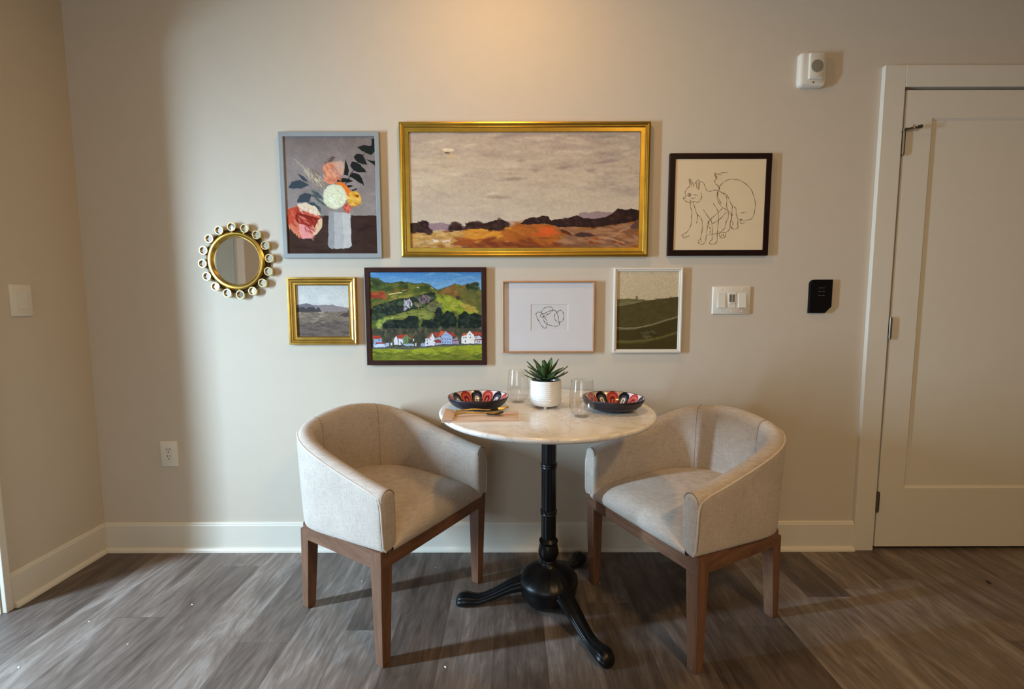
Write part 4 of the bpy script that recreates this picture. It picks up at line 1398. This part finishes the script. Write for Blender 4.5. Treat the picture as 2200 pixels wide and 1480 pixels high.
mb = MB()


def petal(a, z):
    return 1 + (0.022 * math.cos(24 * a) if 0.125 < z < 0.17 else 0)


mb.lathe([(0.030, 0.010), (0.064, 0.014), (0.090, 0.034), (0.104, 0.058), (0.108, 0.080), (0.109, 0.096), (0.112, 0.104), (0.110, 0.113), (0.103, 0.121), (0.096, 0.130), (0.078, 0.144), (0.056, 0.156), (0.040, 0.164), (0.033, 0.171), (0.030, 0.178), (0.010, 0.179)], 72, (CXo, 0), petal)
mb.build('hub', M['iron'], t, angle=50)
path = [(0.070, 0.092, 0.056, 0.036), (0.105, 0.090, 0.058, 0.033), (0.140, 0.079, 0.050, 0.029), (0.175, 0.062, 0.043, 0.026), (0.210, 0.044, 0.037, 0.0235), (0.243, 0.030, 0.034, 0.022), (0.270, 0.023, 0.036, 0.0225), (0.292, 0.0235, 0.042, 0.0255),
        (0.312, 0.0255, 0.049, 0.029), (0.328, 0.0245, 0.049, 0.0295), (0.341, 0.0215, 0.042, 0.026), (0.349, 0.018, 0.030, 0.018), (0.352, 0.016, 0.012, 0.008)]
for ang in (180, -61, 60):
    mb = MB()
    a = math.radians(ang)
    ca, sa = math.cos(a), math.sin(a)
    rows = []
    N = 40
    for i, (r, zc, hh, hw) in enumerate(path):
        row = []
        for k in range(N):
            th = 2 * PI * k / N
            s_, c_ = math.sin(th), math.cos(th)
            ridge = 1.0
            if 0.09 < r < 0.30 and s_ > -0.15:
                ridge = 1 + 0.10 * math.cos(7 * th + PI / 2 * 1.0)
            elif r >= 0.30:
                ridge = 1 + 0.06 * math.cos(8 * th) * (s_ > -0.3)
            lat = hw * (abs(c_) ** 0.8) * (1 if c_ > 0 else -1) * ridge
            z = zc + hh / 2 * s_ * ridge
            z = max(z, 0.0)
            row.append((CXo + r * ca - lat * sa, r * sa + lat * ca, z))
        rows.append(row)
    mb.grid(rows, close_u=True, cap0=True, cap1=True)
    mb.build('foot', M['iron'], t, angle=60)


# ------------------------------------------------------------------ tub armchairs
def chair_proto():
    root = thing('tub_armchair', '', 'armchair')
    HW, YS, RBD, NE = 0.277, -0.20, 0.335, 3.9
    raw = [(HW, -0.012), (HW, -0.05), (HW - 0.0005, -0.10), (HW - 0.001, -0.15)]
    for k in range(0, 61):
        a = math.radians(90 * k / 60)
        raw.append(((HW - 0.002) * max(0.0, math.cos(a)) ** (2 / NE), YS - RBD * math.sin(a) ** (2 / NE)))
    # even spacing
    ln = [0.0]
    for i in range(1, len(raw)):
        ln.append(ln[-1] + math.hypot(raw[i][0] - raw[i - 1][0], raw[i][1] - raw[i - 1][1]))
    NS = 24
    pts = []
    for k in range(NS + 1):
        d = ln[-1] * k / NS
        pts.append((float(np.interp(d, ln, [p[0] for p in raw])), float(np.interp(d, ln, [p[1] for p in raw]))))
    pts[-1] = (0.0, pts[-1][1])
    full = pts + [(-x, y) for x, y in pts[-2::-1]]
    # arc length
    n = len(full)
    S = [0.0]
    for i in range(1, n):
        S.append(S[-1] + math.hypot(full[i][0] - full[i - 1][0], full[i][1] - full[i - 1][1]))
    half = S[n // 2]
    keyS = [0, 0.06, 0.22, 0.38, 0.48, 0.58, half]
    keyZ = [0.580, 0.589, 0.624, 0.668, 0.697, 0.720, 0.740]
    zs_ = np.interp(np.linspace(0, half, 101), keyS, keyZ)
    for _ in range(60):
        zs_[1:-1] = (zs_[:-2] + 2 * zs_[1:-1] + zs_[2:]) / 4
        zs_[-1] = zs_[-2]

    def ztop(s):
        s = min(s, 2 * half - s)
        return float(np.interp(s, np.linspace(0, half, 101), zs_))

    def normal(i):
        a, b = full[max(i - 1, 0)], full[min(i + 1, n - 1)]
        d = Vector((b[0] - a[0], b[1] - a[1]))
        d.normalize()
        return Vector((d.y, -d.x))  # towards inside for this winding

    def zbot(y):
        return 0.384 + 0.085 * y

    # check the inward direction
    sgn = 1 if (normal(n // 2).y > 0) else -1
    TH = 0.064

    def section(i, shrink=0.0, dy=0.0):
        x, y = full[i]
        nr = normal(i) * sgn
        zt = ztop(S[i])
        zb = zbot(y)
        back = min(1, max(0, (0 - y) / 0.5))
        rk = max(0.0, nr.y) ** 1.5 * 0.036 + 0.001
        P = [(rk + 0.006, zb - 0.001), (rk + 0.001, zb + 0.012), (rk * 0.75, zb + 0.07), (rk * 0.4, zb + 0.16), (0.000, zt - 0.045), (0.0005, zt - 0.026), (0.004, zt - 0.014), (0.014, zt - 0.004), (0.028, zt),
             (0.044, zt - 0.003), (0.056, zt - 0.012), (TH - 0.001, zt - 0.028), (TH + 0.002, zt - 0.06), (TH + 0.001 + 0.006 * back, zt - 0.14), (TH + 0.012 * back, 0.405), (TH - 0.004, zb + 0.006)]
        out = []
        cx = TH / 2
        cz = (zb + zt) / 2
        for d, z in P:
            d2 = cx + (d - cx) * (1 - shrink / cx)
            z2 = z if z < zb + 0.02 else z - (shrink if z > zt - 0.05 else 0)
            out.append((x + nr.x * d2, y + nr.y * d2 + dy, z2))
        return out

    rows = []
    rows.append(section(0, 0.012, 0.024))
    rows.append(section(0, 0.006, 0.021))
    rows.append(section(0, 0.0020, 0.014))
    rows.append(section(0, 0.0, 0.006))
    for i in range(n):
        rows.append(section(i))
    rows.append(section(n - 1, 0.0, 0.006))
    rows.append(section(n - 1, 0.0020, 0.014))
    rows.append(section(n - 1, 0.006, 0.021))
    rows.append(section(n - 1, 0.012, 0.024))
    mb = MB()
    mb.grid(rows, close_u=True, cap0=True, cap1=True)
    shell = mb.build('backrest', M['linen'], root, angle=50)
    md = shell.modifiers.new('sub', 'SUBSURF')
    md.levels = 1
    md.render_levels = 2

    # welts: along the outer rim, and down the front outer edges
    def rim_pt(i, dn=0.0040, dz=-0.017, dy=0.0):
        x, y = full[i]
        nr = normal(i) * sgn
        return (x + nr.x * dn, y + nr.y * dn + dy, ztop(S[i]) + dz)

    path = []
    zb0 = zbot(0)
    z0 = ztop(0)
    front = [(HW - 0.016, 0.009, zb0 + 0.003), (HW - 0.0075, 0.0085, zb0 + 0.02), (HW - 0.0045, 0.0075, zb0 + 0.08), (HW - 0.0035, 0.0065, z0 - 0.07), (HW - 0.0035, 0.0025, z0 - 0.042), (HW - 0.0038, -0.004, z0 - 0.026)]
    path += front
    path += [rim_pt(i) for i in range(1, n - 1)]
    path += [(-x, y, z) for x, y, z in front[::-1]]
    mb = MB()
    mb.tube(path, 0.0036, 8)
    mb.build('piping', M['welt'], root)
    for sx in (1, -1):
        mb = MB()
        mb.tube([(x + 0.0012 * sx, y - 0.0055, z) for x, y, z in (path[:6] if sx > 0 else path[-6:])], 0.0022, 6)
        mb.build('seam', M['seam'], root)
        mb = MB()
        arc = []
        for k in range(9):
            a = math.radians(180 * k / 8)
            arc.append((sx * (HW - TH / 2 + (TH / 2 - 0.006) * math.cos(a)), 0.0055, z0 - 0.030 + 0.027 * math.sin(a)))
        mb.tube(arc, 0.0016, 6)
        mb.build('seam', M['seam'], root)
        mb = MB()
        # vertical seams inside the back
        mid = min(range(n), key=lambda i: abs(full[i][0] - sx * 0.150) + (0 if full[i][1] < -0.45 else 9))
        sec = section(mid)
        mb.tube([sec[8], sec[9], sec[10], sec[11], sec[12], sec[13], sec[14]], 0.0011, 6)
        mb.build('seam', M['seam'], root)

    # seat cushion
    mb = MB()
    rows = []
    hw = HW - TH + 0.010
    NX = 22
    ys = [0.006, 0.015, 0.019, 0.017, 0.008, -0.006, -0.025, -0.06, -0.12, -0.20, -0.28, -0.36, -0.42, -0.468]
    zf = [0.372, 0.385, 0.402, 0.420, 0.436, 0.448, 0.456, 0.463, 0.468, 0.472, 0.474, 0.474, 0.472, 0.468]
    for y, z in zip(ys, zf):
        row = []
        for k in range(NX + 1):
            u = -1 + 2 * k / NX
            w_ = hw + 0.06 * min(0, y) * 0.4 if y > -0.32 else 0.965 * hw * max(0.02, 1 - ((-y - 0.32) / 0.156) ** 4) ** 0.25 + 0.004
            if z < 0.425:
                w_ += 0.012
            zz = z - (0.030 * abs(u) ** 3.0 + 0.010 * u * u) * min(1, max(0, (z - 0.372) / 0.07))
            yy = y - (0.004 * u * u if y > -0.02 else 0)
            row.append((u * w_, yy, zz))
        rows.append(row)
    # underside
    low = [[(p[0], p[1] - 0.01, 0.370 + 0.08 * min(0, p[1])) for p in rows[0]]]
    mb.grid(low + rows)
    seat = mb.build('seat', M['linen'], root, angle=80)
    md = seat.modifiers.new('sub', 'SUBSURF')
    md.levels = 1
    md.render_levels = 1

    # apron rails
    mb = MB()
    FX, RX, FY, RY = 0.275, 0.238, 0.0, -0.474
    zt0, zb0_, zt1, zb1 = 0.386, 0.328, 0.348, 0.290
    th = 0.024
    mb.hexa([(-FX, FY, zb0_), (FX, FY, zb0_), (FX - th, FY - th, zb0_), (-FX + th, FY - th, zb0_)], [(-FX, FY, zt0), (FX, FY, zt0), (FX - th, FY - th, zt0), (-FX + th, FY - th, zt0)])
    cf = 0.023
    mb.hexa([(RX - cf, RY, zb1), (-RX + cf, RY, zb1), (-RX + th, RY + th, zb1), (RX - th, RY + th, zb1)], [(RX - cf, RY, zt1), (-RX + cf, RY, zt1), (-RX + th, RY + th, zt1), (RX - th, RY + th, zt1)])
    for sx in (1, -1):
        mb.hexa([(sx * FX, FY, zb0_), (sx * RX, RY + cf, zb1), (sx * (RX - th), RY + th, zb1), (sx * (FX - th), FY - th, zb0_)], [(sx * FX, FY, zt0), (sx * RX, RY + cf, zt1), (sx * (RX - th), RY + th, zt1), (sx * (FX - th), FY - th, zt0)])
        mb.hexa([(sx * RX, RY + cf, zb1), (sx * (RX - cf), RY, zb1), (sx * (RX - th), RY + th, zb1), (sx * (RX - th), RY + th + 0.001, zb1)], [(sx * RX, RY + cf, zt1), (sx * (RX - cf), RY, zt1), (sx * (RX - th), RY + th, zt1), (sx * (RX - th), RY + th + 0.001, zt1)])
    mb.build('apron', M['apron_wood'], root, smooth=False)

    # legs
    def leg(top, bot):
        (ax, ay, aw, az), (bx, by, bw, bz) = top, bot
        mb = MB()
        q = lambda x, y, w, z: [(x - w / 2, y - w / 2, z), (x + w / 2, y - w / 2, z), (x + w / 2, y + w / 2, z), (x - w / 2, y + w / 2, z)]
        rows = [q(bx, by, bw - 0.004, bz), q(bx, by, bw, bz + 0.003), q(ax, ay, aw, az)]
        mb.grid(rows, close_u=True, cap0=True, cap1=True)
        return mb

    for sx in (1, -1):
        leg((sx * (FX + 0.0008 - 0.024), 0.0008 - 0.024, 0.048, 0.3845), (sx * 0.2525, -0.0280, 0.032, 0.0)).build('leg', M['leg_wood'], root, smooth=False)
        leg((sx * 0.216, -0.446, 0.044, 0.325), (sx * 0.206, -0.484, 0.032, 0.0)).build('leg', M['leg_wood'], root, smooth=False)
    return root


GC = 'linen tub armchairs at the table'
ch = chair_proto()
tag(ch, 'beige linen tub armchair below the small gold framed moorland painting, facing the table', 'armchair', GC)
ch.location = (1.646, -0.474, 0)
ch.rotation_euler = (0, 0, math.radians(-32 - 90))
ch2 = copy_tree(ch)
tag(ch2, 'beige linen tub armchair nearest the white door, facing the table', 'armchair', GC)
ch2.location = (2.332, -0.492, 0)
ch2.rotation_euler = (0, 0, math.radians(-152.5 - 90))

# ------------------------------------------------------------------ bowls
def bowl_proto():
    root = thing('bowl', '', 'bowl')
    mb = MB()
    mb.lathe([(0.050, 0.0), (0.058, 0.0), (0.060, 0.003), (0.070, 0.006), (0.086, 0.014), (0.0985, 0.026), (0.1065, 0.041), (0.1095, 0.0525), (0.1090, 0.0545), (0.1080, 0.0550)], 96, cap0=True, cap1=False,
             rmod=lambda a, z: 1 + 0.004 * math.sin(3 * a + z * 900) * (0.005 < z < 0.05))
    mb.build('bowl_body', M['bowl_out'], root, angle=60)
    # painted inside
    mb = MB()
    nth = 420
    prof = [(0.1080, 0.0550), (0.1068, 0.0545)]
    for k in range(1, 27):
        f_ = k / 26
        r = 0.1068 - 0.0368 * f_ ** 1.25
        z = 0.0545 - 0.0475 * (1 - (1 - f_) ** 1.55)
        prof.append((r, z))
    for k in range(1, 16):
        prof.append((0.070 * (1 - k / 15.5), 0.0065))
    rows = []
    cols = []
    navy, red, grey, wht, maroon, coral = (22, 22, 34), (170, 56, 52), (96, 98, 108), (226, 222, 214), (74, 22, 24), (206, 108, 96)
    for i, (r, z) in enumerate(prof):
        row = []
        for k in range(nth):
            a = 2 * PI * k / nth
            row.append((r * math.cos(a), r * math.sin(a), z))
            seg = a / (2 * PI) * 14
            which = int(seg) % 2
            u = (seg % 1 - 0.5) * 2
            v = (i - 1) / 24.0          # 0 rim .. 1 foot of the wall
            if i < 2:
                c = navy
            elif v < 1.0:
                d = (abs(u) ** 2.6 + (max(0.0, 0.62 - v) / 0.60) ** 2.6) ** (1 / 2.6)
                if which:
                    c = navy if d > 0.66 else ((74, 76, 90) if d > 0.36 else wht)
                    if d < 0.15:
                        c = (110, 106, 104)
                else:
                    c = red if d > 0.70 else (coral if d > 0.55 else (red if d > 0.36 else maroon))
                    if d < 0.14:
                        c = coral
                if d > 1.0:
                    c = (218, 196, 186)
                if v > 0.93:
                    c = maroon
            else:
                r_ = r / 0.070
                s2 = a / (2 * PI) * 20
                u2 = (s2 % 1 - 0.5) * 2
                ring = 4.0 * r_
                d = math.hypot(u2, (ring % 1) - 0.1)
                c = navy if 0.78 < d < 0.95 else (wht if d >= 0.95 or d < 0.5 else (coral if int(ring) % 2 else grey))
                if d < 0.28:
                    c = red
            cols.append(s2l((c[0] / 255, c[1] / 255, c[2] / 255)) + (1,))
        rows.append(row)
    mb.grid(rows, close_u=True, cap1=True)
    mb.col = cols
    mb.build('bowl_interior', M['bowl_in'], root, angle=80)
    return root


GB = 'navy patterned bowls on the table'
b1 = bowl_proto()
tag(b1, 'navy bowl with red arch pattern standing behind the napkin and gold cutlery', 'bowl', GB)
b1.location = (1.779, -0.394, TZ)
b1.rotation_euler.z = math.radians(8)
b2 = copy_tree(b1)
tag(b2, 'navy bowl with red arch pattern behind the front clear glass', 'bowl', GB)
b2.location = (2.266, -0.422, TZ)
b2.rotation_euler.z = math.radians(14)
for b_ in (b1, b2):
    b_.scale = (1.012, 1.012, 0.84)

# ------------------------------------------------------------------ stemless glasses
def glass_proto():
    root = thing('stemless_glass', '', 'glass')
    mb = MB()
    outer = [(0.001, 0.0), (0.024, 0.0), (0.0275, 0.0015), (0.034, 0.009), (0.040, 0.022), (0.0425, 0.038), (0.0425, 0.055), (0.0408, 0.078), (0.0385, 0.100), (0.0368, 0.122), (0.0365, 0.125)]
    inner = [(0.0355, 0.125), (0.0356, 0.122), (0.0373, 0.100), (0.0396, 0.078), (0.0413, 0.055), (0.0413, 0.038), (0.0388, 0.024), (0.032, 0.012), (0.022, 0.0065), (0.001, 0.005)]
    mb.lathe(outer + inner, 64, cap0=False, cap1=False)
    mb.build('glass_body', M['tumbler'], root, angle=60)
    return root


GG = 'stemless glasses on the table'
g1 = glass_proto()
tag(g1, 'clear stemless glass at the back, between the napkin bowl and plant pot', 'glass', GG)
g1.location = (1.926, -0.290, TZ)
g2 = copy_tree(g1)
tag(g2, 'clear stemless glass in front, overlapping the navy bowl without napkin', 'glass', GG)
g2.location = (2.139, -0.520, TZ)

# ------------------------------------------------------------------ succulent in a white ribbed pot
t = thing('potted_succulent', 'green spiky succulent in a white ribbed ceramic pot on the table', 'plant', (2.028, -0.372, TZ))
mb = MB()
pr = [(0.047, 0.008), (0.053, 0.010), (0.0555, 0.016), (0.0570, 0.026)]
for k in range(60):
    f_ = k / 59
    z = 0.028 + 0.068 * f_
    pr.append((0.0572 + 0.0009 * math.sin(z * 2 * PI / 0.0075) + 0.0003 * math.sin(z * 900), z))
pr += [(0.0570, 0.099), (0.0560, 0.1008), (0.0545, 0.1005), (0.0525, 0.096), (0.0520, 0.070), (0.002, 0.068)]
mb.lathe(pr, 72, rmod=lambda a, z: 1 + 0.004 * math.sin(2 * a + z * 60))
for k in range(3):
    a = math.radians(-97 + 120 * k)
    mb.lathe([(0.0045, 0.0), (0.006, 0.002), (0.0065, 0.0095)], 12, (0.040 * math.cos(a), 0.040 * math.sin(a)))
mb.build('pot', M['ceramic'], t, angle=60)
mb = MB(); mb.lathe([(0.002, 0.070), (0.0518, 0.070), (0.0518, 0.090), (0.030, 0.094), (0.002, 0.095)], 40)
mb.build('soil', M['soil'], t)


def leaf(az, elev, L, W, curl, base_r, base_z, seed):
    rs = random.Random(seed)
    mb = MB()
    cols = []
    ca, sa = math.cos(az), math.sin(az)
    ns, nr = 12, 9
    rows = []
    pos = [base_r, base_z]
    e = elev
    for i in range(ns + 1):
        f_ = i / ns
        wd = W * (0.55 + 0.75 * f_) * (1 - f_ ** 2.4) + 0.0005
        tk = 0.0030 * (1 - f_ ** 2) + 0.0004
        r, z = pos
        nx, nz = -math.sin(e), math.cos(e)
        row = []
        for k in range(2 * nr):
            if k < nr:
                u = -1 + 2 * k / (nr - 1)
                h = tk * (1 - u * u) * -0.6 + 0.0045 * u * u * (1 - f_ * 0.6)
            else:
                u = 1 - 2 * (k - nr) / (nr - 1)
                h = tk * (1 - u * u) * 0.5 + 0.0045 * u * u * (1 - f_ * 0.6) + 0.0003
            rr_ = r + nx * h
            zz = z + nz * h
            lat = u * wd
            row.append((rr_ * ca - lat * sa, rr_ * sa + lat * ca, zz))
            edge = abs(u) ** 4
            top = k >= nr
            g = np.array([0.050, 0.115, 0.028]) * (1.15 if top else 0.85) * (0.75 + 0.6 * f_ * (1 - edge))
            cc = g * (1 - 0.75 * edge) + np.array([0.030, 0.016, 0.016]) * 0.75 * edge
            if f_ > 0.88:
                cc = cc * 0.45
            cols.append((float(cc[0]), float(cc[1]), float(cc[2]), 1))
        rows.append(row)
        st = L / ns
        pos = [r + math.cos(e) * st, z + math.sin(e) * st]
        e += curl / ns
    mb.grid(rows, close_u=True, cap0=True, cap1=True)
    mb.col = cols
    return mb


rs = random.Random(3)
specs = []
# (azimuth deg, start elevation deg, length, half width, curl deg, base radius, base height)
for k in range(9):
    specs.append((k * 40 + 5 + rs.uniform(-8, 8), 8 + rs.uniform(-4, 6), 0.082 + rs.uniform(-0.008, 0.008), 0.0125, 24 + rs.uniform(-8, 10), 0.010, 0.100))
for k in range(8):
    specs.append((k * 45 + 25 + rs.uniform(-8, 8), 28 + rs.uniform(-6, 6), 0.085 + rs.uniform(-0.008, 0.008), 0.0150, 8 + rs.uniform(-14, 12), 0.009, 0.108))
for k in range(6):
    specs.append((k * 60 + 10 + rs.uniform(-10, 10), 50 + rs.uniform(-6, 6), 0.076 + rs.uniform(-0.006, 0.008), 0.0150, 6, 0.006, 0.114))
for k in range(4):
    specs.append((k * 90 + 35, 72, 0.056, 0.0120, 4, 0.004, 0.118))
for i, (az, el, L, W, cu, br, bz) in enumerate(specs):
    leaf(math.radians(az), math.radians(el), L, W, math.radians(cu), br, bz, i).build('leaf', M['leaf'], t, angle=70)
mb = MB(); mb.lathe([(0.010, 0.090), (0.012, 0.104), (0.009, 0.118), (0.003, 0.124)], 16)
mb.build('stem', simple('succulent_stem', (0.05, 0.08, 0.03, 1), 0.7), t)

# ------------------------------------------------------------------ napkin and cutlery
t = thing('napkin', 'folded beige cloth napkin on the table in front of the left bowl', 'napkin', (0, 0, TZ))
A0, A1, A2, A3 = Vector((1.676, -0.606)), Vector((1.924, -0.590)), Vector((1.924, -0.482)), Vector((1.668, -0.478))
mb = MB()


def nap(u, v):
    p = (A0 * (1 - u) + A1 * u) * (1 - v) + (A3 * (1 - u) + A2 * u) * v
    return p


def sheet(z0, th, u0, u1, v0, v1, amp, sd):
    rsd = np.random.RandomState(sd)
    ph = rsd.rand(4) * 6
    NU, NV = 26, 16
    top, bot = [], []
    for i in range(NU + 1):
        rt, rb = [], []
        for j in range(NV + 1):
            u = u0 + (u1 - u0) * i / NU
            v = v0 + (v1 - v0) * j / NV
            p = nap(u, v)
            ed = min(1, min(i, NU - i, j, NV - j) / 1.5)
            wv = amp * (math.sin(9 * u + ph[0]) * math.sin(6 * v + ph[1]) + 0.6 * math.sin(17 * v + ph[2] + 3 * u))
            zz = z0 + th * (0.55 + 0.45 * ed) + max(0, wv + amp)
            rt.append((p.x, p.y, zz))
            rb.append((p.x, p.y, z0))
        top.append(rt)
        bot.append(rb)
    mb.grid(top)
    mb.grid(bot)
    for a, b in ((top[0], bot[0]), (top[-1], bot[-1])):
        mb.grid([a, b])
    for j in (0, NV):
        mb.grid([[r[j] for r in top], [r[j] for r in bot]])


sheet(0.0002, 0.0040, 0.0, 1.0, 0.0, 1.0, 0.0007, 1)
sheet(0.0046, 0.0035, 0.0, 1.0, 0.02, 0.98, 0.0010, 2)
mb.build('napkin_cloth', M['napkin'], t, angle=60)
bpy.data.objects['napkin_cloth'].name = 'cloth'
mb = MB()
fold = []
for i in range(9):
    f_ = i / 8
    row = []
    for j in range(13):
        v = j / 12
        p = nap(0.012 + 0.16 * (1 - abs(v - 0.35) * 0.5) * f_, 0.01 + 0.98 * v)
        row.append((p.x, p.y, 0.0108 + 0.007 * (1 - f_) ** 0.6 * (0.55 + 0.45 * v) + 0.0006 * math.sin(9 * v)))
    fold.append(row)
low = [[(x, y, 0.0085) for x, y, z in r] for r in fold]
mb.grid(fold); mb.grid(low); mb.grid([fold[0], low[0]]); mb.grid([fold[-1], low[-1]])
mb.grid([[r[0] for r in fold], [r[0] for r in low]]); mb.grid([[r[-1] for r in fold], [r[-1] for r in low]])
mb.build('folded_corner', M['napkin'], t, angle=60)


def spoon(kind, p0, p1, label):
    d = Vector((p1[0] - p0[0], p1[1] - p0[1]))
    L = d.length
    ang = math.atan2(d.y, d.x)
    t = thing(kind, label, kind, (p0[0], p0[1], TZ + 0.0126), ang)
    hl = L * 0.66
    mb = MB()
    n = 18
    pts, rr_ = [], []
    for i in range(n + 1):
        f_ = i / n
        z = 0.004 + 0.006 * math.sin(PI * f_) * 0.8 + (0.001 if f_ > 0.9 else 0)
        pts.append((hl * f_, 0, z))
        rr_.append(0.0035 - 0.0012 * f_ + 0.0008 * (f_ < 0.1))
    mb.tube(pts, rr_, 10)
    mb.build('handle', M['brass'], t)
    mb = MB()
    if kind == 'spoon':
        bl, bw = L - hl + 0.004, 0.017
        rows = []
        for i in range(13):
            f_ = i / 12
            x = hl - 0.004 + bl * f_
            w_ = bw * math.sqrt(max(0.0, 1 - ((f_ - 0.52) / 0.53) ** 2)) + 0.0012
            row = []
            for k in range(9):
                u = -1 + 2 * k / 8
                row.append((x, u * w_, 0.0052 + 0.004 * f_ ** 3 - 0.0048 * (1 - u * u) * math.sin(PI * f_)))
            rows.append(row)
        mb.grid(rows)
        mb.grid([[(x, y * 1.02, z - 0.0012) for x, y, z in r] for r in rows])
        mb.build('spoon_bowl', M['brass'], t, angle=80)
    else:
        rows = []
        x0, x1 = hl - 0.004, hl + (L - hl) * 0.45
        for i in range(9):
            f_ = i / 8
            w_ = 0.003 + 0.0095 * math.sin(PI / 2 * f_)
            row = [(x0 + (x1 - x0) * f_, u * w_, 0.0056 + 0.003 * f_ - 0.0015 * math.sin(PI * f_)) for u in (-1, -0.5, 0, 0.5, 1)]
            rows.append(row)
        mb.grid(rows)
        mb.grid([[(x, y, z - 0.0016) for x, y, z in r] for r in rows])
        for k in range(4):
            y = -0.0106 + 0.00707 * k
            mb.tube([(x1 - 0.002, y, 0.0078), (x1 + (L - x1) * 0.5, y, 0.0105), (L, y * 0.95, 0.0150)], [0.0016, 0.0014, 0.0008], 6)
        mb.build('fork_head', M['brass'], t, angle=60)
    return t


spoon('spoon', (1.712, -0.560), (1.874, -0.545), 'gold spoon lying on the beige napkin, the one nearer its front edge')
spoon('fork', (1.712, -0.516), (1.890, -0.494), 'gold fork lying on the beige napkin close to the navy bowl')

# ------------------------------------------------------------------ specks on the floor
def speck(loc, L, mat, name, label, cat, grp=None, seed=0):
    rs = random.Random(seed)
    bm = bmesh.new()
    bmesh.ops.create_icosphere(bm, subdivisions=2, radius=1.0)
    mb = MB()
    bm.verts.index_update()
    a = rs.uniform(0, PI)
    vs = []
    for v in bm.verts:
        k = 1 + rs.uniform(-0.25, 0.25)
        x, y, z = v.co.x * L * k, v.co.y * L * 0.45 * k, (v.co.z * 0.35 + 0.33) * L * 0.8
        vs.append((x * math.cos(a) - y * math.sin(a), x * math.sin(a) + y * math.cos(a), max(0, z)))
    mb.add(vs, [[v.index for v in f.verts] for f in bm.faces])
    bm.free()
    o = mb.build(name, mat)
    o.location = (loc[0], loc[1], 0.0)
    tag(o, label, cat, grp)
    return o


SPECKS = [
    ((0.339, -0.688), 0.0050, 'white crumb on the floor in front of the left side wall, nearest the camera'),
    ((0.366, -0.480), 0.0036, 'tiny white crumb on the floor close to the left baseboard'),
    ((0.676, -0.390), 0.0042, 'small white sliver on the floor left of the armchair under the moorland painting'),
    ((0.600, -0.590), 0.0030, 'tiny white crumb out on the open floor left of the armchairs'),
    ((1.279, -0.246), 0.0040, 'white crumb on the floor between the legs of the armchair under the moorland painting'),
    ((1.567, -0.149), 0.0026, 'tiny white crumb on the floor beneath the seat of the moorland-side armchair'),
    ((1.690, -0.690), 0.0048, 'small white shred on the floor right of the near leg shadow'),
    ((2.262, -0.262), 0.0034, 'pale crumb on the floor between the table foot and door-side armchair'),
]
for i, (loc, L, lab) in enumerate(SPECKS):
    speck(loc, L, M['crumb'], 'crumb', lab, 'crumb', 'white crumbs on the floor', i)
speck((3.86, -0.263), 0.010, M['scrap'], 'floor_scrap', 'small dark scrap on the floor in front of the white door', 'scrap', None, 40)
